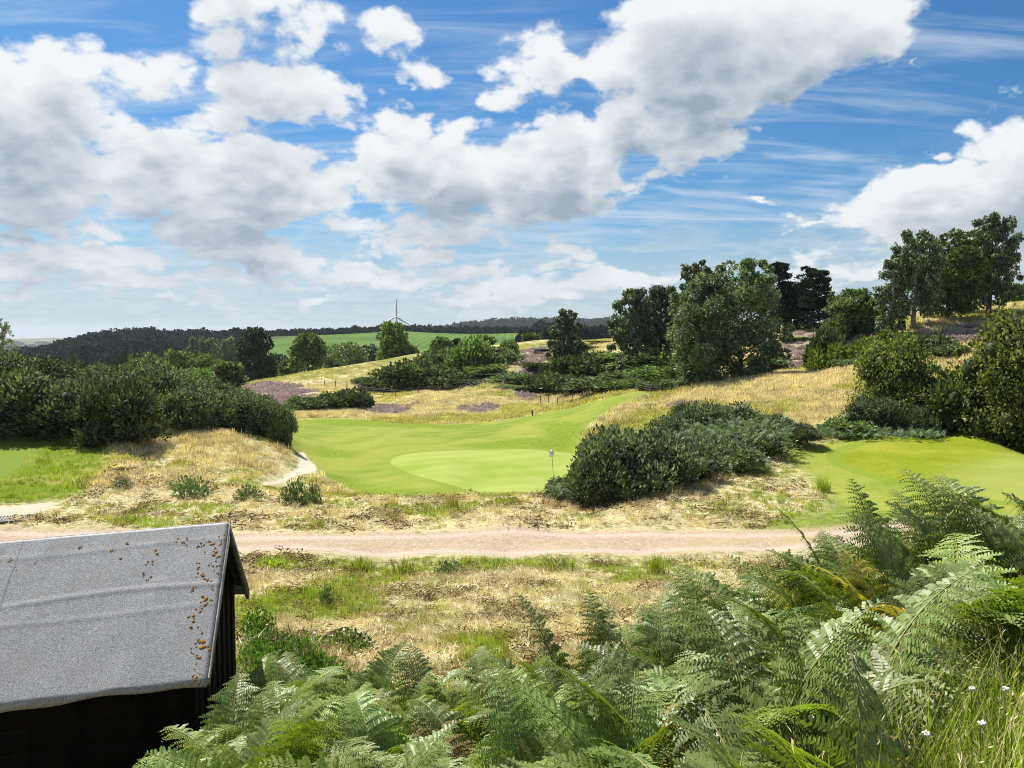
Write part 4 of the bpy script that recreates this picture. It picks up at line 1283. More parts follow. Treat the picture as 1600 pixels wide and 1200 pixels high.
tree('oak', 1098, 88, 585, 432, 116, 'lower bushy tree leaning on the left of the great birch', GB, 7, 'broadleaf_tree', 'birch', 'bark', 13000, bottom=.02, clear=.05)
tree('birch', 990, 112, 545, 452, 76, 'weeping birch, outer one of the pair', GB, 8, 'birch_tree', 'birch', 'bark', 8500, bottom=.04)
tree('birch', 1032, 114, 545, 447, 74, 'weeping birch, inner one of the pair next to the great birch', GB, 9, 'birch_tree', 'birch', 'bark', 8000, bottom=.04)
tree('birch', 885, 132, 575, 484, 56, 'lone weeping birch above the gorse thicket', None, 10, 'birch_tree', 'birch', 'bark', 5500, bottom=.03)
tree('pine', 1216, 128, 520, 413, 66, 'dark pine half hidden behind the great bushy tree', 'dark pines', 11, 'pine_tree', 'pine', 'bark', 5500, bottom=.03)
tree('pine', 1263, 124, 522, 420, 92, 'broad black pine with layered branches against the sky', 'dark pines', 12, 'pine_tree', 'pine', 'bark', 8500, bottom=.02)
tree('oak', 1236, 130, 520, 445, 70, 'low dark pine filling the gap between the two taller pines', 'dark pines', 13, 'pine_tree', 'pine', 'bark', 5000, bottom=.02)
tree('oak', 1334, 114, 515, 455, 80, 'round green tree between the pines and the hilltop birches', None, 14, 'broadleaf_tree', 'oak', 'bark', 6500, bottom=.03, clear=.05)
tree('oak', 1368, 112, 512, 478, 50, 'small green tree hugging the round tree', None, 15, 'broadleaf_tree', 'oak', 'bark', 3000, bottom=.03, clear=.05)
tree('oak', 1592, 130, 475, 446, 50, 'low dark tree on the skyline at the photo edge', None, 16, 'broadleaf_tree', 'oak', 'bark', 3000, bottom=.03, clear=.05)
tree('oak', 1640, 128, 475, 440, 60, 'dark tree past the skyline tree at the photo edge', None, 17, 'broadleaf_tree', 'oak', 'bark', 3000, bottom=.03, clear=.05)
tree('birch', 7, 82, 560, 497, 34, 'thin pale birch standing above the gorse hedge', None, 18, 'birch_tree', 'poplar', 'birch_bark', 700, leaf=.2, clear=.3, bottom=.35)
tree('oak', 398, 205, 590, 515, 56, 'tall very dark tree standing beside the green field', None, 19, 'broadleaf_tree', 'dark_tree', 'bark', 5000, bottom=.03, clear=.05)
tree('oak', 481, 232, 576, 523, 52, 'round oak with a bare trunk in front of the field', None, 20, 'oak_tree', 'oak', 'bark', 3600, bottom=.26, clear=.22)
tree('oak', 613, 236, 555, 506, 46, 'oval tree on the pale ridge, in line with the wind turbine', None, 21, 'broadleaf_tree', 'oak', 'bark', 3600, bottom=.06)
G5 = 'oaks in the valley behind the gorse hedge'
for i, a in enumerate(((225, 165, 562, 70, 'small valley oak at the near end of the oak clump'), (262, 160, 551, 90, 'broad yellow topped oak of the valley clump'), (312, 168, 556, 84, 'second broad oak of the valley clump, yellow at its top'), (350, 155, 568, 56, 'valley oak standing next to the tall dark tree'), (300, 140, 578, 80, 'low oak in front of the valley clump'))):
    tree('oak', a[0], a[1], 600, a[2], a[3], a[4], G5, 40 + i, 'oak_tree', 'oak', 'bark', 4200, bottom=.1)
G6 = 'trees along the foot of the field'
for i, a in enumerate(((432, 250, 555, 40, 'dark little tree between the dark tree and the round oak'), (520, 270, 552, 30, 'low tree right behind the round oak'), (545, 262, 537, 56, 'pale leaved tree in the belt before the field'), (575, 290, 540, 40, 'darker tree in the belt before the field'), (520, 300, 540, 40, 'blue green tree at the back of the belt before the field'), (450, 240, 562, 30, 'small bush like tree under the round oak'),
                       (690, 212, 529, 28, 'small pale round tree on the pale ridge'), (715, 235, 532, 20, 'tiny dark tree on the field edge'), (757, 214, 527, 26, 'small round tree on the yellow ridge'), (860, 230, 520, 34, 'dark low tree beside the lone birch'), (640, 240, 540, 30, 'scrubby low tree beside the oval ridge tree'), (830, 218, 528, 24, 'scrubby low tree at the end of the yellow ridge'))):
    tree('oak', a[0], a[1], 570, a[2], a[3], a[4], G6, 60 + i, 'broadleaf_tree', 'dark_tree' if 'dark' in a[4] else 'oak', 'bark', 1500, leaf=.8, bottom=.02, clear=.05)
for i, px in enumerate((301, 316, 326, 338, 352, 363, 375)):
    tree('poplar', px, 470, 560, 529 + (i * 7) % 5 - (2 if i == 1 else 0), 11, ('first', 'second', 'third', 'fourth', 'fifth', 'sixth', 'last')[i] + ' slim poplar of the row, counted from the open end by the hill wood', 'poplars in a row', 80 + i, 'poplar_tree', 'poplar', 'bark', 500, leaf=1.3)


# ------------------------------------------------------------------ distant woods
def woods():
    pr = []
    for k in range(5):
        rng = np.random.default_rng(600 + k)
        C, Rr = lobed_dome(11, rng)
        P, D = [], []
        for c, r in zip(C, Rr):
            d = rng.normal(size=(46, 3)); d /= np.linalg.norm(d, axis=1)[:, None]
            P.append(c + d * r * rng.uniform(.8, 1.1, (46, 1))); D.append(d + np.array([0, 0, .3]) + rng.normal(size=(46, 3)) * .4)
        P, D = np.concatenate(P), np.concatenate(D)
        g = Geo(); V, F, a = leaves(P, D, .26, .22, rng); g.add(V, F, a)
        V, F = box((0, 0, .25), (1.1, 1.1, .5)); g.add(V, F, 0)
        pr.append(g.mesh('canopy', M['wood']))
    c = proto_collection('canopy', pr)
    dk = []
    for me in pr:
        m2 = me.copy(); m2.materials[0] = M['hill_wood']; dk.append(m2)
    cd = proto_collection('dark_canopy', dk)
    rng = np.random.default_rng(99)

    def put(name, pts, s0, s1, tall, label, c=c):
        x, y = np.array(pts).T
        z = hbase(x, y)
        n = len(x)
        s = rng.uniform(s0, s1, n)
        rot = np.stack([np.zeros(n), np.zeros(n), rng.uniform(0, 6.3, n)], -1)
        scatter(name, c, np.stack([x, y, z], -1), rot, np.stack([s, s, s * tall * rng.uniform(.85, 1.15, n)], -1), rng.integers(0, 5, n), label, 'woods')

    def cells(x0, x1, Y0, Y1, step, keep=lambda px, Y: True):
        o = []
        Y = Y0
        while Y < Y1:
            w = Y / FPX
            px = x0
            while px < x1:
                if keep(px, Y):
                    X = (px - 800) * w + rng.normal() * step * .3
                    o.append((X, Y + rng.normal() * step * .3))
                px += step / w
            Y += step * (1 + Y / 1600)
        return o
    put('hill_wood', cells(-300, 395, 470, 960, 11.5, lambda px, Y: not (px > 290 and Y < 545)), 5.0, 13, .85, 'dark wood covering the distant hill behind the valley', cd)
    put('valley_wood', cells(-300, 380, 190, 440, 11, lambda px, Y: Y > 330 or px < 200), 5, 8, 1.4, 'trees crowding the valley behind the gorse hedge')
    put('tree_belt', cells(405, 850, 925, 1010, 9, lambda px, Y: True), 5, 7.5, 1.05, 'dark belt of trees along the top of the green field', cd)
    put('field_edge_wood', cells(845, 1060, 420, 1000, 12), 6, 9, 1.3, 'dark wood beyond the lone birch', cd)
    put('lower_wood', cells(395, 660, 330, 470, 11, lambda px, Y: Y < 400 + (px - 395) * .1), 3.2, 4.6, 1.1, 'low trees in the dip before the green field')
    put('far_hill_wood', cells(560, 1100, 2150, 2700, 27), 14, 20, 1.0, 'hazy wooded hill on the far horizon')
    put('horizon_wood', cells(-300, 600, 3000, 5200, 70, lambda px, Y: rng.uniform() < .6), 22, 34, .5, 'faint wooded country on the horizon')


woods()


# ------------------------------------------------------------------ wind turbine
def turbine():
    Y = 2100
    x = (620 - 800) / FPX * Y
    zh = z_at(495, 620, Y)
    z0 = float(hbase(np.array([x]), np.array([Y]))[0])
    root = empty('wind_turbine', (x, Y, z0), 'slim white wind turbine with three blades on the skyline', 'wind turbine')
    hub = zh - z0
    g = Geo(); g.add(*tube([(0, 0, 0), (0, 0, hub * .5), (0, 0, hub)], [3.2, 2.7, 2.2], 12), .5)
    link('tower', g.mesh('tower', M['white'], True), root)
    g = Geo(); V, F = box((0, 1.0, hub + .3), (3.4, 9, 3.4)); g.add(V, F); link('nacelle', g.mesh('nacelle', M['white']), root)
    g = Geo(); g.add(*tube([(0, -3.4, hub), (0, -5.0, hub), (0, -6.2, hub)], [1.9, 1.6, .3], 10), .5)
    link('hub', g.mesh('hub', M['white'], True), root)
    L = 48
    me = None
    for k in range(3):
        if me is None:
            g = Geo()
            pts = [(0, 2.2, 1.4), (.06, 2.6, 1.4), (.2, 4.6, .9), (.5, 3.4, .6), (.8, 2.3, .4), (1.0, .9, .2)]
            V = []
            for t_, c, th in pts:
                V += [(-c * .3, -th / 2, t_ * L), (c * .7, 0, t_ * L), (-c * .3, th / 2, t_ * L), (-c * .45, 0, t_ * L)]
            F = [[i * 4 + j, i * 4 + (j + 1) % 4, i * 4 + 4 + (j + 1) % 4, i * 4 + 4 + j] for i in range(5) for j in range(4)]
            g.add(V, F); me = g.mesh('blade', M['white'])
        link('blade', me, root, (0, -4.8, hub), (0, k * 2 * PI / 3 + .02, 0))


turbine()


# ------------------------------------------------------------------ flag, fences, gate, grid
def flag():
    Y = 46.0
    p = at(866, Y)
    H = z_at(702, 861, Y) - p.z
    root = empty('golf_flag', p, 'white golf flag on a thin dark flagstick behind the bush clump', 'flag')
    g = Geo(); g.add(*tube([(0, 0, 0), (-.06, 0, H * .5), (-.14, 0, H)], .014, 6)); link('flagstick', g.mesh('flagstick', M['pole']), root)
    nx, nz = 9, 7
    V, F = [], []
    for i in range(nx):
        for j in range(nz):
            u, w = i / (nx - 1), j / (nz - 1)
            V.append((-.14 - .01 + .30 * (u - .45), .07 * math.sin(u * 7 + w * 2), H - .02 - .44 * w * (.75 + .25 * math.sin(u * PI)) - .12 * abs(u - .42)))
    for i in range(nx - 1):
        for j in range(nz - 1):
            a = i * nz + j
            F.append((a, a + 1, a + nz + 1, a + nz))
    g = Geo(); g.add(V, F)
    o = link('flag_cloth', g.mesh('flag_cloth', M['flag'], True), root)
    md = o.modifiers.new('thickness', 'SOLIDIFY'); md.thickness = .006
    g = Geo(); an = np.arange(10) / 10 * 2 * PI
    V = [(-.12 + .03 * math.cos(a), -.075, H - .24 + .035 * math.sin(a)) for a in an] + [(-.12 + .03 * math.cos(a), -.085, H - .24 + .035 * math.sin(a)) for a in an]
    g.add(V, [[i, (i + 1) % 10, 10 + (i + 1) % 10, 10 + i] for i in range(10)]); g.f.append((np.array([list(range(10, 20))]), 0))
    link('emblem', g.mesh('emblem', M['blue']), root)


flag()


def post_mesh(h=1.25, w=.10):
    g = Geo(); V, F = box((0, 0, h / 2 - .15), (w, w, h + .3)); V = V.copy()
    V[[1, 3, 5, 7], 0] *= .82; V[[1, 3, 5, 7], 1] *= .82
    g.add(V, F)
    return g.mesh('fence_post', M['post'])


POST = post_mesh()


def fence(pts, label, step=5.0, wires=(.5, .85, 1.12)):
    W = [Vector(hit_at) for hit_at in pts]
    L = [0]
    for a, b in zip(W, W[1:]):
        L.append(L[-1] + (b - a).length)
    n = int(L[-1] / step)
    P = []
    for k in range(n + 1):
        s = k * step
        i = max(j for j in range(len(L)) if L[j] <= s + 1e-6); i = min(i, len(W) - 2)
        q = W[i].lerp(W[i + 1], (s - L[i]) / (L[i + 1] - L[i]))
        P.append(Vector((q.x, q.y, gz(q.x, q.y))))
    root = empty('wire_fence', P[0], label, 'fence')
    rr = random.Random(3)
    for q in P:
        o = link('fence_post', POST, root, q - P[0], (rr.uniform(-.06, .06), rr.uniform(-.06, .06), rr.uniform(0, 3)), (1, 1, rr.uniform(.85, 1.12)))
    for wz in wires:
        g = Geo(); g.add(*tube([np.array(q - P[0]) + np.array([0, 0, wz]) for q in P], .012, 4)); link('wire', g.mesh('wire', M['wire']), root)


fence([(at(px, Y).x, at(px, Y).y, 0) for px, Y in ((375, 150), (430, 147), (500, 148), (560, 140), (612, 128), (618, 124))], 'post and wire fence curving round the heather bank to the thicket', 3.6)
fence([(at(px, Y).x, at(px, Y).y, 0) for px, Y in ((612, 125), (660, 127), (700, 132), (760, 134), (800, 130))], 'post and wire fence along the foot of the gorse thicket', 4.5)
fence([(at(px, Y).x, at(px, Y).y, 0) for px, Y in ((845, 108), (870, 102), (905, 98))], 'short post and wire fence beside the round gorse bush', 3.2)


def gate():
    a, b = at(1003, 92), at(1019, 90)
    c2 = at(1034, 90)
    root = empty('field_gate', a, 'dark wooden gate and rail at the edge of the dry slope', 'gate')
    d = b - a
    g = Geo(); V, F = box((0, 0, .55), (.16, .16, 1.3)); g.add(V, F); me = g.mesh('gate_post', M['post'])
    for q in (a, b, c2):
        link('gate_post', me, root, q - a)
    for h in (.35, .62, .9):
        for s, e in ((a, b), (b, c2)):
            g = Geo(); g.add(*tube([np.array(s - a) + np.array([0, -.1, h]), np.array(e - a) + np.array([0, -.1, h])], .045, 4)); link('rail', g.mesh('rail', M['post']), root)


gate()


def cattle_grid():
    x0, y0 = hit(-30, 818, 15); x1, y1 = hit(74, 814, 15)
    a = Vector((x0, y0, gz(x0, y0) + .03)); b = Vector((x1, y1, gz(x1, y1) + .03))
    root = empty('cattle_grid', a, 'grey metal bar grid across the path mouth beside the track', 'grid')
    n = 26
    d = (b - a) / n
    side = Vector((-d.y, d.x, 0)).normalized()
    g = Geo(); g.add(*tube([(0, -.0, 0), tuple(side * .95)], .03, 5)); me = g.mesh('bar', M['steel'])
    for k in range(n + 1):
        link('bar', me, root, d * k)
    for s in (0, .95):
        g = Geo(); g.add(*tube([tuple(side * s - d * .5), tuple(side * s + d * (n + .5))], .045, 5)); link('edge_rail', g.mesh('edge_rail', M['steel']), root)


cattle_grid()


def marker():
    p = at(832, 85)
    root = empty('marker_post', p, 'tiny dark marker post on the far fairway', 'post')
    g = Geo(); V, F = box((0, 0, .3), (.14, .14, .6)); g.add(V, F); link('stake', g.mesh('stake', M['post']), root)
    g = Geo(); V, F = box((0, 0, .63), (.17, .17, .06)); g.add(V, F); link('cap', g.mesh('cap', M['white']), root)


marker()


# ------------------------------------------------------------------ the shed
def felt_material():
    m, t, out = new_mat('mineral_roofing_felt')
    tc = t.n('ShaderNodeTexCoord').outputs['Object']
    gr = t.noise(tc, 105, 3, .8)
    gr2 = t.noise(tc, 38, 4, .75)
    big = t.noise(tc, 1.6, 5, .6)
    col = t.mixc(t.sstep(gr, .32, .72), (.095, .098, .104), (.37, .375, .39))
    col = t.mixc(t.math('MULTIPLY', t.sstep(gr2, .5, .68), .55), col, (.42, .425, .44))
    col = t.mixc(t.math('MULTIPLY', t.sstep(big, .48, .7), .35), col, (.21, .19, .185))
    streak = t.noise(t.n('ShaderNodeMapping', {'Vector': tc, 'Scale': (7.0, .5, .5)}).outputs[0], 1.0, 5, .65)
    col = t.mixc(t.math('MULTIPLY', t.sstep(streak, .5, .72), .35), col, (.12, .12, .125))
    lap = t.n('ShaderNodeSeparateXYZ', {0: tc}).outputs[0]
    for x0 in (-1.93, -3.1):
        dl = t.math('ABSOLUTE', t.math('ADD', t.math('SUBTRACT', lap, x0), t.math('MULTIPLY', t.math('SUBTRACT', big, .5), .05)))
        col = t.mixc(t.math('MULTIPLY', t.sstep(dl, .012, .003), .6), col, (.06, .06, .065))
    p = t.n('ShaderNodeBsdfPrincipled', {'Base Color': col, 'Roughness': .62, 'Specular IOR Level': .5})
    b = t.n('ShaderNodeBump', {'Strength': .55, 'Distance': .006, 'Height': gr})
    t.link(b.outputs[0], p.inputs['Normal'])
    t.link(p.outputs[0], out.inputs[0])
    return m


def shed():
    A = Vector((-2.96068791, 7.91625348, CZ - 1.91434453))
    yaw, rise, tilt, hw = .1879636, 1.11577, .0470, 1.25
    root = empty('shed', A, 'dark timber shed with grey felt roof and orange lichen', 'shed', rotz=yaw)
    LEN = 5.2                                   # local x runs along the ridge, to the open gable at 0
    SL = math.hypot(hw, rise)

    def roofpt(u, s, side, lift=0.0):
        """u along the ridge (negative = away), s down the slope 0..1"""
        nx = np.array([0, side * rise, hw]) / SL
        return np.array([u, side * hw * s, u * tilt - rise * s]) + nx * lift

    felt = felt_material()
    for side, nm in ((-1, 'roof'), (1, 'roof')):
        nu, ns = 130, 70
        U = np.linspace(-LEN, .012, nu); S = np.linspace(0, 1.0, ns)
        V = []
        for u in U:
            sag = 0
            for s in S:
                z = .018
                x, y = u * 1.0, s * SL
                # creases in the felt: lengthwise laps and puckers
                z += .007 * math.exp(-((s - .43 - .02 * math.sin(x * 2)) / .010) ** 2) + .0035 * math.exp(-((s - .55 + .015 * math.sin(x * 1.3)) / .012) ** 2) + .003 * math.exp(-((s - .12 - .01 * math.sin(x * 3)) / .014) ** 2)
                z += .005 * math.exp(-((x + .62 + .10 * s + .03 * math.sin(s * 9)) / .022) ** 2) * min(1, s * 2) + .008 * math.exp(-((x + .52 + .11 * s) / .018) ** 2) * (s > .35)
                z += .004 * math.exp(-((x + 1.95 - .05 * s) / .016) ** 2) + .008 * math.exp(-((x + 1.55 + .28 * s) / .02) ** 2) * (s > .5) + .007 * math.exp(-((x + 1.72 + .30 * s) / .02) ** 2) * (s > .45)
                z += .0016 * (math.sin(x * 5.1 + s * 7) * math.sin(s * 6 + x)) + .0008 * math.sin(x * 11 + s * 17)
                z += .006 * max(0, (s - .82) / .18) * math.sin(x * 4.6 + 1.0) + .014 * math.exp(-((x + .75) / .1) ** 2) * max(0, (s - .8) / .2)
                drop = 0.0
                p = roofpt(u, s, side, z)
                V.append(p)
            # felt turned down over the eave
            w = .065 + .018 * math.sin(u * 3.3 + .7) + .010 * math.sin(u * 9)
            for dz, dy in ((.5 * w, .010), (w, .004)):
                V.append(roofpt(u, 1.0, side, .018 + .006 * math.sin(u * 4.6 + 1.0)) + np.array([0, side * dy, -dz]))
        n2 = ns + 2
        F = [[i * n2 + j, i * n2 + j + 1, (i + 1) * n2 + j + 1, (i + 1) * n2 + j] for i in range(nu - 1) for j in range(n2 - 1)]
        g = Geo(); g.add(V, F if side < 0 else [f[::-1] for f in F])
        me = g.mesh('roof_felt', felt, True)
        o = link('roof_felt', me, root)
        md = o.modifiers.new('thickness', 'SOLIDIFY'); md.thickness = .006; md.offset = -1
        # deck boards under the felt
        nb = 8
        for k in range(nb):
            s0, s1 = k / nb + .004, (k + 1) / nb - .004
            c = [roofpt(u, s, side, l) for u in (-LEN + .02, -.03) for s in (s0, s1 if k < nb - 1 else .985) for l in (-.018, .002)]
            g = Geo(); g.add(c, [[0, 1, 3, 2], [4, 6, 7, 5], [0, 4, 5, 1], [2, 3, 7, 6], [0, 2, 6, 4], [1, 5, 7, 3]])
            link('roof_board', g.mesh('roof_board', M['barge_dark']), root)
        # bargeboards on the gable we see and the far one
        for ug in (.0, -LEN - .03):
            c = [roofpt(u, s, side, l) for u in (ug - .012, ug + .02) for s in (-.0, 1.0) for l in (-.115, .006)]
            if side > 0:
                c = [q + np.array([0, .003 if i in (0, 1, 4, 5) else 0, 0]) for i, q in enumerate(c)]
            g = Geo(); g.add(c, [[0, 1, 3, 2], [4, 6, 7, 5], [0, 4, 5, 1], [2, 3, 7, 6], [0, 2, 6, 4], [1, 5, 7, 3]])
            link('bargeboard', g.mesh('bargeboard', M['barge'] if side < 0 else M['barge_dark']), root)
    # folded felt edge of the near gable, pale where it is worn
    P = [roofpt(.028, s, -1, .022 + .003 * math.sin(s * 40)) for s in np.linspace(.0, 1.0, 40)]
    g = Geo(); g.add(*tube(P, .009, 6)); link('roof_edge', g.mesh('roof_edge', M['barge']), root)
    # long walls of lapped boards and gable walls of upright boards
    base = -3.35
    inset = .13
    wy = hw - .16
    zt = -rise * (wy / hw) - .03
    nb = 11
    bh = (zt - base) / nb
    for side in (-1, 1):
        for k in range(nb):
            z0 = base + k * bh
            g = Geo()
            V = [(-LEN + .1, side * (wy + .012), z0), (-LEN + .1, side * (wy - .012), z0), (-LEN + .1, side * (wy - .006), z0 + bh + .012), (-LEN + .1, side * (wy - .022), z0 + bh + .012)]
            V += [(-inset, b, c + (LEN - .1 - inset) * tilt * 1.0) for _, b, c in V]
            V = [(a, b, c - (LEN) * tilt * (0 if a > -1 else 0)) for a, b, c in V]
            V = [(a, b, (c if i < 4 else c - (LEN - .1 - inset) * tilt) + a * tilt) for i, (a, b, c) in enumerate(V)]
            g.add(V, [[0, 1, 3, 2], [4, 6, 7, 5], [0, 4, 5, 1], [2, 3, 7, 6], [0, 2, 6, 4], [1, 5, 7, 3]])
            link('board', g.mesh('board', M['board']), root)
    nb = 15
    for ug in (-inset, -LEN + .1):
        for k in range(nb):
            y0 = -wy + 2 * wy * k / nb; y1 = -wy + 2 * wy * (k + 1) / nb - .008
            ym = (y0 + y1) / 2
            off = .012 * (k % 2)
            zt0 = -rise * abs(y0) / hw - .02; zt1 = -rise * abs(y1) / hw - .02
            V = []
            for a in (ug + off - .02, ug + off):
                V += [(a, y0, base), (a, y1, base), (a, y1, zt1 + ug * tilt), (a, y0, zt0 + ug * tilt)]
            g = Geo(); g.add(V, [[0, 3, 2, 1], [4, 5, 6, 7], [0, 1, 5, 4], [1, 2, 6, 5], [2, 3, 7, 6], [3, 0, 4, 7]])
            link('board', g.mesh('board', M['board']), root)
    g = Geo(); V, F = box((-.06, hw * .78, -rise * .86 - .02), (.12, .05, .05)); g.add(V, F); link('purlin_end', g.mesh('purlin_end', M['barge']), root)
    # lichen crusts on the felt
    rr = random.Random(6)
    g = Geo()
    pix = [(345, 840, 5), (333, 852, 7), (341, 856, 6), (318, 850, 5), (308, 854, 3), (326, 845, 3), (337, 870, 7), (308, 882, 6), (309, 890, 4), (327, 883, 3), (339, 885, 5), (341, 897, 3), (314, 901, 6), (330, 911, 6), (308, 916, 6), (301, 921, 4), (332, 920, 3), (322, 941, 8), (312, 948, 6), (330, 938, 4), (302, 960, 6), (301, 981, 6), (309, 1000, 7), (312, 1006, 4), (318, 1012, 9), (302, 1018, 4), (311, 1029, 7), (306, 1053, 8), (315, 1056, 6), (298, 1059, 6), (244, 860, 5), (239, 878, 4), (230, 880, 3), (224, 898, 3), (233, 903, 3), (17, 875, 4), (24, 889, 3), (172, 862, 4), (189, 871, 3), (277, 844, 4), (290, 846, 4), (55, 879, 2), (125, 853, 3), (199, 849, 3)]
    cz_, sz_ = math.cos(-yaw), math.sin(-yaw)
    for px, py, rp in pix:
        d = pix_dir(px, py)
        o = np.array([0, 0, CZ]) - np.array(A)
        o = np.array([o[0] * cz_ - o[1] * sz_, o[0] * sz_ + o[1] * cz_, o[2]]); dd = np.array([d[0] * cz_ - d[1] * sz_, d[0] * sz_ + d[1] * cz_, d[2]])
        nrm = np.cross(np.array([1, 0, tilt]), np.array([0, -hw, -rise])); nrm /= np.linalg.norm(nrm)
        if nrm[2] < 0: nrm = -nrm
        t_ = (.0212 - o @ nrm) / (dd @ nrm)
        c = o + dd * t_
        e1 = np.array([1, 0, tilt]); e2 = np.cross(nrm, e1)
        for q in range(rr.randint(3, 5)):
            cc = c + e1 * rr.gauss(0, rp * .0035) + e2 * rr.gauss(0, rp * .005)
            R0 = rp * .0034 * rr.uniform(.5, 1.1)
            n = 9
            ring = [cc + (e1 * math.cos(k * 2 * PI / n) + e2 * math.sin(k * 2 * PI / n)) * R0 * rr.uniform(.55, 1.15) for k in range(n)]
            V = [p_ - nrm * .012 for p_ in ring] + [cc + (p_ - cc) * .75 + nrm * .0005 for p_ in ring] + [cc + nrm * .001]
            F4 = [[k, (k + 1) % n, n + (k + 1) % n, n + k] for k in range(n)]
            F3 = [[n + k, n + (k + 1) % n, 2 * n] for k in range(n)]
            off = g.n
            g.add(V, F4); g.f.append((np.array(F3) + off, 0))
    o = link('lichen', g.mesh('lichen', M['lichen']), root)
    o['kind'] = 'stuff'


shed()


# ------------------------------------------------------------------ bracken
def frond(rng, L=1.0, npair=17, stipe=.32, arch=1.0, detail=True, plen=.34, mat='bracken', start=1.35):
    g = Geo()
    n = 28
    ang = start; pts = [np.zeros(3)]; side = 0
    bend = arch * 1.6
    sw = rng.normal() * .25
    for i in range(n):
        t_ = i / n
        a = start - bend * max(0, t_ - .18) ** 1.25
        pts.append(pts[-1] + np.array([sw * t_ * .5 / n * L, math.cos(a) * L / n, math.sin(a) * L / n]))
    P = np.array(pts)
    T = np.gradient(P, axis=0); T /= np.linalg.norm(T, axis=1)[:, None]
    X = np.array([1.0, 0, 0]) + np.zeros_like(T)
    X -= T * (X * T).sum(1)[:, None]; X /= np.linalg.norm(X, axis=1)[:, None]
    N = np.cross(X, T)
    g.add(*tube(P, np.linspace(.008, .0015, n + 1) * L, 4), .5, 1)
    roll = rng.normal() * .22
    for k in range(npair):
        q = k / npair
        t_ = stipe + (1 - stipe) * (1 - (1 - q) ** 1.18)
        i = t_ * n; i0 = min(int(i), n - 1); fr = i - i0
        b = P[i0] * (1 - fr) + P[i0 + 1] * fr
        Tt, Xx, Nn = T[i0], X[i0], N[i0]
        pl = plen * L * ((1 - q) ** .80 + .04) * (.80 if k == 0 else 1) * rng.uniform(.9, 1.08)
        for sgn in (-1, 1):
            fwd = .42 + .25 * q + rng.normal() * .10
            lift = .22 + rng.normal() * .10 + sgn * roll
            d = Xx * sgn + Tt * fwd + Nn * lift
            d /= np.linalg.norm(d)
            e = Tt - d * (Tt @ d); e /= np.linalg.norm(e)
            nn = np.cross(d, e)
            if nn @ Nn < 0: nn = -nn
            droop = .25 + rng.uniform(0, .45)
            m = max(4, int(17 * ((1 - q) ** .75) + 3)) if detail else 3
            tt = (np.arange(m) + .5) / m
            ax = b + d * (pl * tt)[:, None] - np.array([0, 0, 1.0]) * (droop * pl * tt ** 2)[:, None]
            if detail:
                pw = pl * .165 * ((1 - tt) ** .6 + .08)
                sp = pl / m * .40
                for s2 in (-1, 1):
                    dirp = e * s2 + d * .38 - nn * .22
                    dirp /= np.linalg.norm(dirp)
                    tip = ax + dirp * (pw * rng.uniform(.88, 1.1, m))[:, None] + rng.normal(size=(m, 3)) * pl * .008 + nn * (rng.normal(size=m) * pl * .012)[:, None]
                    V = np.stack([ax - d * sp * .9, ax + d * sp * .9, ax * .35 + tip * .65 + d * sp * .9, tip, ax * .35 + tip * .65 - d * sp * .62], 1)
                    g.add(V.reshape(-1, 3), np.arange(m * 5).reshape(-1, 5), np.repeat(np.clip(rng.normal(.5, .2, m), 0, 1), 5), 0)
                g.add(np.stack([ax[0] - e * .0015 - d * pl * .5 / m, ax[0] + e * .0015 - d * pl * .5 / m, ax[-1]]), np.array([[0, 1, 2]]), .8, 1)
            else:
                w = pl * .11 * np.array([1.0, .8, .2])
                V = np.concatenate([ax - e * w[:, None], ax + e * w[:, None]])
                g.add(V, np.array([[0, 1, 4, 3], [1, 2, 5, 4]]), rng.uniform(.2, .9), 0)
    return g.mesh('frond', [M[mat], M['fern_stem']])


rf = np.random.default_rng(31)
FRONDS = [frond(rf, 1.0, 20 + k % 4, .34 + .03 * (k % 3), .85 + .22 * (k % 4), True, .30 + .03 * (k % 3), start=1.38 - .14 * (k % 4)) for k in range(10)]
FR_TALL = [frond(rf, 1.0, 21, .40 + .05 * (k % 2), .75 + .3 * (k % 3), True, .22 + .03 * (k % 3), start=1.42) for k in range(5)]
FR_YELLOW = [frond(rf, 1.0, 17, .32, .9, True, .32, 'bracken_yellow') for k in range(2)]
FR_LOW = [frond(rf, 1.0, 13, .3, .8 + .2 * k, False, .34, 'bracken_far') for k in range(4)]
FR_LIGHT = [frond(rf, 1.0, 20 + k, .34, .9 + .25 * k, True, .31, 'bracken_light', start=1.3 - .1 * k) for k in range(4)]
FR_BROWN = [frond(rf, 1.0, 17, .34, 1.2 + .2 * k, True, .26, 'bracken_brown', start=1.2) for k in range(2)]
FRONDS = FRONDS[:9] + FR_LIGHT
FCOL = proto_collection('bracken_frond', FRONDS + FR_BROWN + FR_YELLOW[:1])
FLOW = proto_collection('low_bracken_frond', FR_LOW)

# far edge of the bracken bed, as (photo column, depth)
BED = [(150, 3.8), (250, 4.6), (320, 5.6), (400, 7.5), (480, 9.0), (560, 8.6), (640, 7.6), (720, 7.3), (820, 6.8), (900, 6.6), (1000, 6.9), (1080, 7.9), (1180, 8.6), (1280, 9.2), (1400, 9.8), (1500, 9.6), (1600, 9.6), (1750, 9.5)]


def bed_far(px):
    return np.interp(px, [b[0] for b in BED], [b[1] for b in BED])


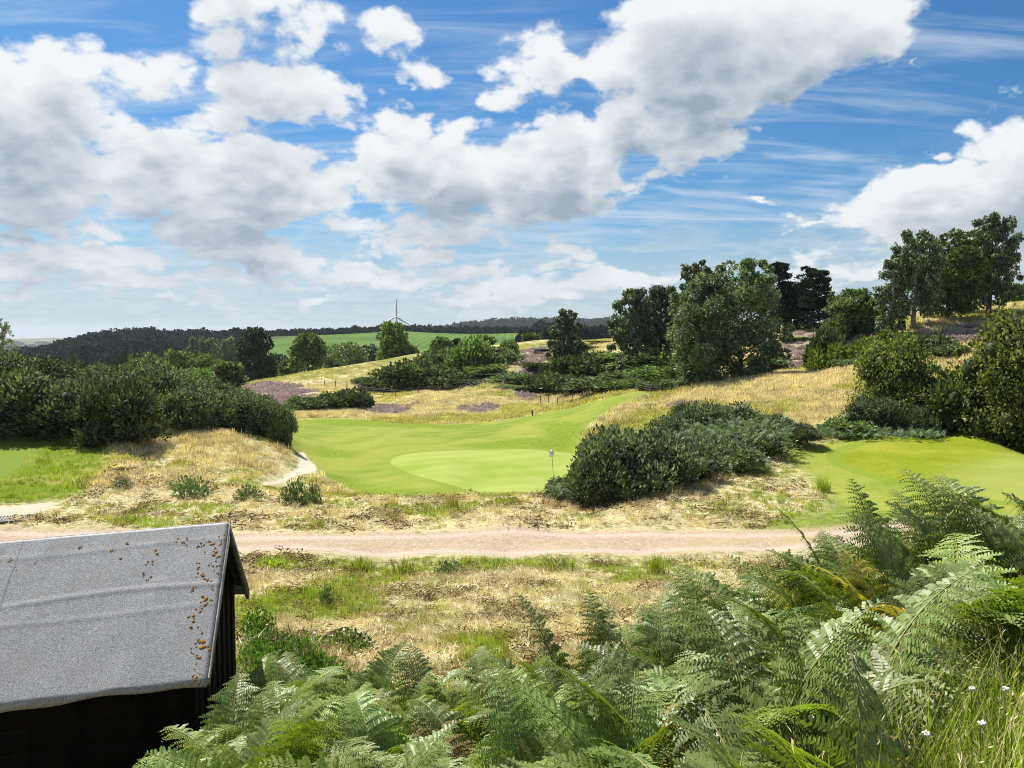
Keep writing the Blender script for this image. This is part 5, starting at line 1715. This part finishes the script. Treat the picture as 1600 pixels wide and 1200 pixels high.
def bracken_bed():
    rng = np.random.default_rng(4)
    N = 2800
    x = rng.uniform(-3.6, 7.5, N); y = rng.uniform(2.3, 10, N)
    px = 800 + x / y * FPX
    ok = (px > 190) & (px < 1760) & (y < bed_far(px) - rng.uniform(0, .7, N)) & ~in_shed(x + .15, y)
    # tall grass takes over towards the lower right corner
    gr = smooth01(px, 1270, 1470) * smooth01(-y, -4.9, -3.7)
    ok &= rng.uniform(size=N) > gr * 1.05
    thin = np.where(px < 700, smooth01(-y, -7.6, -5.6) * .8 + .28, 1)
    ok &= rng.uniform(size=N) < thin * .78
    x, y, px = x[ok], y[ok], px[ok]
    z = ground(x, y) - .03
    n = len(x)
    s = rng.uniform(.50, .86, n) * (1.08 + .26 * smooth01(-px, -620, -380) + .34 * smooth01(px, 680, 860) + .42 * smooth01(px, 980, 1350)) * np.where(y < 3.2, .85, 1)
    rot = np.stack([rng.normal(size=n) * .18, rng.normal(size=n) * .18, rng.uniform(0, 6.3, n)], -1)
    scatter('bracken_bed', FCOL, np.stack([x, y, z], -1), rot, np.stack([s, s, s * rng.uniform(.9, 1.1, n)], -1), np.where(rng.uniform(size=n) < .978, rng.integers(0, len(FRONDS), n), len(FRONDS) + rng.integers(0, 3, n)), 'dense bed of green bracken fronds covering the near bank', 'bracken')
    # bracken mixed into the far clumps
    pts = []
    for (x0, x1, Y0, Y1, k) in ((980, 1240, 39.5, 44.5, 700), (880, 960, 34.5, 37.5, 220), (1255, 1480, 46, 48.6, 330), (1130, 1200, 36.5, 39, 120), (865, 930, 33.6, 35.2, 160), (1010, 1110, 33.8, 36.2, 260)):
        Yq = rng.uniform(Y0, Y1, k); pq = rng.uniform(x0, x1, k)
        pts.append(np.stack([(pq - 800) / FPX * Yq, Yq, np.where(x0 > 1240, .1, np.where(x0 < 970, .4, np.where(x0 > 1100, .2, np.where(x0 > 1000, .8, 1.15)))) + 0 * Yq], -1))
    p = np.concatenate(pts)
    z = ground(p[:, 0], p[:, 1]) + p[:, 2] * rng.uniform(.5, 1.1, len(p))
    n = len(p)
    s = rng.uniform(.45, .85, n)
    scatter('silvery_bracken', FLOW, np.stack([p[:, 0], p[:, 1], z], -1), np.stack([rng.normal(size=n) * .3, rng.normal(size=n) * .3, rng.uniform(0, 6.3, n)], -1), np.stack([s, s, s], -1), rng.integers(0, 4, n), 'silvery bracken growing through the gorse clump between the greens', 'bracken')


bracken_bed()


def fern(px, Y, tops, label, mats=None, seed=0):
    """a bracken plant whose fronds are parts; tops = list of (height, yaw degrees, lean)"""
    p = at(px, Y)
    root = empty('bracken_fern', p - Vector((0, 0, .03)), label, 'fern', 'tall bracken ferns standing out of the bed')
    rr = random.Random(seed)
    for i, (h, yw, le) in enumerate(tops):
        ms = mats or (FR_TALL if h > 1.05 else FRONDS)
        link('frond', ms[(seed * 3 + i * 2) % len(ms)], root, (rr.uniform(-.06, .06), rr.uniform(-.06, .06), 0), (le, rr.uniform(-.12, .12), math.radians(yw)), (h * .98, h * .98, h * .98))


for i, (px, Y, tops, label, mt) in enumerate((
        (880, 5.6, [(1.45, 50, .1), (1.2, 100, .1), (1.1, -60, 0)], 'tall dark fern with one frond leaning up and left over the straw', None),
        (945, 5.9, [(1.35, 10, .25), (1.25, -25, .2), (1.0, 160, 0)], 'pair of upright yellow green fronds in the middle of the bed', None),
        (1035, 5.5, [(1.3, -10, .3), (1.2, 60, .0), (1.1, -100, .0)], 'pointed upright fern right of the yellow green pair', None),
        (1125, 7.0, [(1.5, 20, .2), (1.3, -40, .1), (1.1, 90, .0)], 'dark upright fern at the edge of the straw below the track', None),
        (1180, 6.6, [(1.6, 35, .15), (1.4, -30, .1), (1.2, 100, 0)], 'fern with a drooping tip in front of the gravel track', None),
        (1320, 6.8, [(1.75, 60, .1), (1.6, 0, .25), (1.4, -70, .1)], 'fern whose dark tip crosses the gravel track', None),
        (1375, 6.8, [(1.85, 5, .3), (1.6, -40, .2), (1.4, 100, .1)], 'tall fern reaching above the gravel track, beside the green', None),
        (1470, 6.6, [(1.7, 25, .2), (1.5, -60, .1), (1.4, 90, .1)], 'arched fern below the second putting green', None),
        (1525, 6.4, [(1.8, 10, .3), (1.5, 80, .1), (1.4, -80, .1)], 'slim upright fern standing against the second green', None),
        (1570, 6.0, [(1.85, -5, .3), (1.7, 40, .2), (1.5, -70, .1)], 'tallest pale fern at the edge of the photo', None),
        (1430, 5.2, [(1.34, 80, .0), (1.3, 20, .0), (1.25, 140, .0)], 'yellowing golden fern in the middle of the green bracken', FR_YELLOW),
        (810, 3.6, [(.62, 80, -.1), (.5, 120, -.1)], 'small yellow fern low in the bed near the bottom', FR_YELLOW),
        (1000, 3.3, [(1.15, -100, -.2), (1.05, 170, -.3), (.95, 120, -.2)], 'large arching fern in the middle foreground', None),
        (1085, 3.0, [(1.05, -120, -.2), (.95, 180, -.3), (.9, 80, -.1)], 'big pale fern arching towards the grass at the bottom', None),
        (890, 3.4, [(1.05, 90, -.2), (.95, 150, -.2), (1.0, -150, -.2)], 'fern arching left in the bottom middle of the bed', None),
        (740, 3.7, [(1.0, 60, -.1), (.95, 130, -.2), (.9, -90, -.1)], 'fern low in front of the straw bank', None),
        (600, 3.9, [(1.0, 100, -.1), (.9, 30, 0), (.9, -60, -.1)], 'fern in the bed midway between shed and middle', None),
        (470, 3.9, [(.95, 80, -.1), (.9, 150, -.1), (.9, -50, 0)], 'fern in the bed a little right of the shed', None),
        (350, 4.2, [(1.0, 60, 0), (.95, 110, -.1), (.9, -30, 0), (.8, 170, -.1)], 'fern leaning against the dark corner of the shed', None),
        (470, 7.3, [(1.0, 50, 0), (.9, -60, 0), (.9, 170, 0)], 'fern growing alone among brambles beside the shed', None),
        (560, 7.2, [(1.0, -40, 0), (.95, 80, 0), (.8, 180, 0)], 'pale curling fern at the back of the bed near brambles', None),
        (1230, 5.0, [(1.3, 70, 0), (1.2, -60, 0), (1.1, 180, -.1)], 'broad fern spreading below the drooping fern', None),
        (1290, 6.0, [(1.45, 90, .0), (1.3, -90, 0), (1.2, 0, .2)], 'grey green fern spreading under the track crossing tip', None))):
    fern(px, Y, tops, label, mt, i)


# ------------------------------------------------------------------ tall grass and flowers in the lower right corner
def tall_grass():
    rng = np.random.default_rng(12)
    pr = []
    for k in range(3):
        pr.append(blades(16, .62, .07, .5, .007, rng).mesh('tall_green_grass', M['grass_green']))
    for k in range(4):
        pr.append(blades(9, .80, .08, .42, .0035, rng, .9).mesh('tall_seed_grass', M['grass_dry']))
    for k in range(2):
        pr.append(blades(16, .5, .08, .8, .006, rng).mesh('tall_yellow_grass', M['grass_mixed']))
    c = proto_collection('tall_grass', pr)
    N = 5200
    x = rng.uniform(.6, 6.5, N); y = rng.uniform(1.6, 7.2, N)
    px = 800 + x / y * FPX
    w = smooth01(px, 1170, 1390) * smooth01(-y, -5.3, -3.9)
    w = np.maximum(w, smooth01(px, 1480, 1640) * smooth01(-y, -7.2, -5.8))
    ok = (rng.uniform(size=N) < w * .85) & (px < 1800)
    x, y = x[ok], y[ok]
    n = len(x)
    z = ground(x, y) - .02
    u = rng.uniform(size=n)
    patch = fbm(x / .7, y / .7, 61, 2)
    idx = np.where(u < .50 + .8 * (patch - .5), rng.integers(0, 3, n), np.where(u < .78, 3 + rng.integers(0, 4, n), 7 + rng.integers(0, 2, n)))
    s = rng.uniform(.7, 1.2, n)
    rot = np.stack([rng.normal(size=n) * .12, rng.normal(size=n) * .12, rng.uniform(0, 6.3, n)], -1)
    scatter('tall_grass', c, np.stack([x, y, z], -1), rot, np.stack([s, s, s], -1), idx, 'tall green and seeding grass in front of the bracken', 'grass')
    # a few thin dry stalks on the near bank and among the bracken
    N = 900
    x = rng.uniform(-4, 5, N); y = rng.uniform(6.8, 20, N)
    ok = ~in_shed(x, y) & (np.abs(x) < y * .62)
    x, y = x[ok], y[ok]; n = len(x)
    scatter('bank_stalks', c, np.stack([x, y, ground(x, y) - .02], -1), np.stack([rng.normal(size=n) * .2, rng.normal(size=n) * .2, rng.uniform(0, 6.3, n)], -1), np.repeat(rng.uniform(.4, .8, n)[:, None], 3, 1), 3 + rng.integers(0, 6, n), 'thin seeding stalks among the cut straw of the bank', 'grass')


tall_grass()


def flower(px, py, Y, label, tilt=.2):
    p = at(px, Y)
    h = max(z_at(py, px, Y) - p.z, .25)
    root = empty('white_wildflower', p, label, 'flower', 'white flower heads in the tall grass')
    rng = np.random.default_rng(px)
    g = Geo(); g.add(*tube([(0, 0, -.05), (.01, 0, h * .5), (.0, .01, h)], [.003, .0025, .002], 5)); 
    link('stem', g.mesh('stem', M['stem']), root)
    g = Geo()
    for k in range(26):
        a = rng.uniform(0, 2 * PI); q = math.sqrt(rng.uniform(0, 1)) * .011
        c = np.array([math.cos(a) * q, math.sin(a) * q, h + .004 * math.cos(q * 40) + rng.normal() * .003])
        ph = np.arange(6) / 6 * 2 * PI
        V = [c + np.array([.0055 * math.cos(b), .0055 * math.sin(b), 0]) for b in ph] + [c + np.array([0, 0, .007]), c - np.array([0, 0, .008])]
        g.add(V, [[i, (i + 1) % 6, 6] for i in range(6)] + [[(i + 1) % 6, i, 7] for i in range(6)])
    link('flower_head', g.mesh('flower_head', M['umbel']), root)


for a in ((1282, 1122, 3.1, 'white flower head among dark stalks at the foot of the bracken'), (1466, 1148, 2.6, 'white flower head low in the green grass'), (1555, 1132, 2.6, 'white flower head in the bright grass by the photo edge'), (1538, 1078, 3.0, 'flat white flower head above the bright grass'), (1592, 1078, 3.0, 'white flower head half cut by the photo edge'), (1290, 1092, 3.3, 'small white flower head just above the lowest one')):
    flower(*a)


# ------------------------------------------------------------------ weeds and clumps
def weed_mesh(seed, n=420, L=.20, W=.07, mat='weed', up=.5):
    rng = np.random.default_rng(seed)
    d = rng.normal(size=(n, 3)); d[:, 2] = np.abs(d[:, 2]); d /= np.linalg.norm(d, axis=1)[:, None]
    P = d * np.array([.8, .8, .85]) * rng.uniform(.35, 1.0, (n, 1))
    V, F, a = leaves(P, d + np.array([0, 0, up]) + rng.normal(size=(n, 3)) * .5, L, W, rng, .25)
    g = Geo(); g.add(V, F, a)
    for k in range(12):
        q = d[k] * np.array([.6, .6, .8])
        g.add(*tube([(0, 0, 0), q * .5 + np.array([0, 0, .1]), q], [.018, .012, .006], 4), .1, 1)
    return g.mesh('weed', [M[mat], M['stem']])


WEEDS = [weed_mesh(700 + k) for k in range(3)]
BRAM = [weed_mesh(720 + k, 900, .11, .095, 'bramble', .1) for k in range(3)]
TUSS = []
rt = np.random.default_rng(44)
for k in range(2):
    TUSS.append(blades(150, 1.0, .28, .45, .035, rt, .2).mesh('tussock', M['grass_mixed']))
TUSG = [blades(150, 1.0, .28, .5, .04, rt).mesh('green_tussock', M['grass_green']) for k in range(2)]


def clump(name, ms, px, Y, top, wpx, label, cat, k=0, group=None):
    p = at(px, Y)
    w = wpx / FPX * Y / 2
    h = max(z_at(top, px, Y) - p.z, .15)
    o = link(name, ms[k % len(ms)], loc=(p.x, p.y, p.z - .03), rot=(0, 0, k * 1.9), scl=(w, w, h))
    return tag(o, label, cat, group)


GW = 'leafy weed clumps beyond the track'
for k, a in enumerate(((293, 33.5, 738, 80, 'biggest grey green weed clump below the dry mound'), (383, 33.5, 752, 56, 'mid sized weed clump between the biggest one and the footpath'), (457, 33, 742, 64, 'bushy weed clump in front of the footpath mouth'), (186, 34, 745, 42, 'thin weed clump on the bare bank beside the tee slope'), (262, 35, 748, 40, 'small weed clump touching the biggest one'), (486, 34, 745, 36, 'brownish weed clump right of the footpath mouth'))):
    clump('weed_clump', WEEDS, *a, 'weed', k, GW)
for k, a in enumerate(((705, 31.5, 764, 48, 'upright yellow grass tussock on the verge below the flag green'), (1290, 33, 740, 40, 'bright green tussock beside the second fairway'), (612, 32, 775, 30, 'brown grass tussock on the verge left of the yellow one'), (712, 29, 800, 34, 'dark squat tussock at the track edge'))):
    clump('grass_tussock', TUSS if k != 1 else TUSG, *a, 'grass clump', k, 'grass tussocks on the far verge')
for k, a in enumerate(((700, 19.5, 872, 66, 'dark bushy weed at the near edge of the track'), (630, 20, 868, 60, 'green tussock beside the dark bushy weed'), (420, 21, 862, 80, 'green tussock at the track edge beside the shed'), (505, 15.5, 905, 34, 'dark tall weed standing alone in the straw'), (870, 20.5, 866, 90, 'low green tussock at the near edge of the track, in the middle'), (1030, 21, 858, 50, 'green tussock at the near edge of the track, beside the ferns'), (560, 20.5, 866, 60, 'light green tussock of the near track edge'), (770, 21, 868, 60, 'flat green tussock right of the dark bushy weed'))):
    clump('verge_plant', WEEDS if 'weed' in a[4] and 'beside' not in a[4] and 'right of' not in a[4] else TUSG, *a, 'plant', k, 'plants on the near verge of the track')
GBm = 'bramble clumps beside the shed'
for k, a in enumerate(((400, 10, 985, 90, 'bramble clump against the gable wall of the shed'), (460, 10.6, 965, 90, 'sunlit bramble clump next to the one at the shed wall'), (535, 10.8, 960, 90, 'bramble clump furthest from the shed'), (430, 8.6, 1005, 100, 'dark bramble clump between the shed and the bed'), (505, 8.8, 1000, 90, 'bramble clump behind the lone fern'), (395, 12.5, 925, 60, 'tall weedy bramble under the shed eave'))):
    clump('bramble', BRAM, a[0], a[1], a[2] + 14, int(a[3] * 1.35), a[4], 'bramble', k, GBm)


def undergrowth():
    rng = np.random.default_rng(71)
    n = 260
    Y = rng.uniform(7.6, 11.6, n); px = rng.uniform(372, 372 + 250 * smooth01(-Y, -13, -7), n)
    x = (px - 800) / FPX * Y
    ok = ~in_shed(x + .1, Y)
    x, Y = x[ok], Y[ok]; n = len(x)
    s_ = rng.uniform(.16, .34, n)
    scatter('bramble_undergrowth', proto_collection('bramble_leaves', BRAM + WEEDS[:1]), np.stack([x, Y, ground(x, Y) - .02], -1), np.stack([rng.normal(size=n) * .2, rng.normal(size=n) * .2, rng.uniform(0, 6.3, n)], -1), np.stack([s_, s_, s_ * rng.uniform(.7, 1.3, n)], -1), rng.integers(0, 4, n), 'dark green bramble undergrowth filling the corner beside the shed', 'undergrowth')


undergrowth()


def dead_branch(px, Y, L, yaw, label, seed):
    p = at(px, Y)
    rng = np.random.default_rng(seed)
    root = empty('dead_branch', p + Vector((0, 0, .05)), label, 'branch', rotz=yaw)
    lp = limb_path((-L / 2, 0, .02), (1, 0, .12), L, rng, 7, .3, -.05)
    g = Geo(); g.add(*tube(lp, np.linspace(.035, .01, 8), 6)); link('stick', g.mesh('stick', M['post'], True), root)
    for k in (2, 4, 5):
        tp = limb_path(lp[k], rng.normal(size=3) + np.array([0, 0, .8]), L * .3, rng, 4, .4, 0)
        g = Geo(); g.add(*tube(tp, np.linspace(.014, .005, 5), 5)); link('twig', g.mesh('twig', M['post'], True), root)


dead_branch(938, 30.0, .9, .2, 'dark dead branch lying on the straw before the bush clump', 1)
dead_branch(510, 20.8, .5, 1.2, 'two thin dead twigs sticking up at the near track edge', 2)
dead_branch(1388, 48.5, 1.6, -.3, 'bare grey branch at the foot of the hawthorns', 3)


# ------------------------------------------------------------------ air
def haze():
    m, t, out = new_mat('haze_air')
    vol = t.n('ShaderNodeVolumePrincipled', {'Color': (.80, .88, 1.0), 'Density': HAZE, 'Anisotropy': .25})
    t.link(vol.outputs[0], out.inputs['Volume'])
    top = CZ + 118
    g = Geo(); V, F = box((0, 0, (top - 120) / 2), (14400, 14400, top + 120)); g.add(V, F)
    tag(link('haze', g.mesh('haze', m)), 'thin bluish haze over the far country', 'haze', kind='stuff')


if HAZE:
    haze()
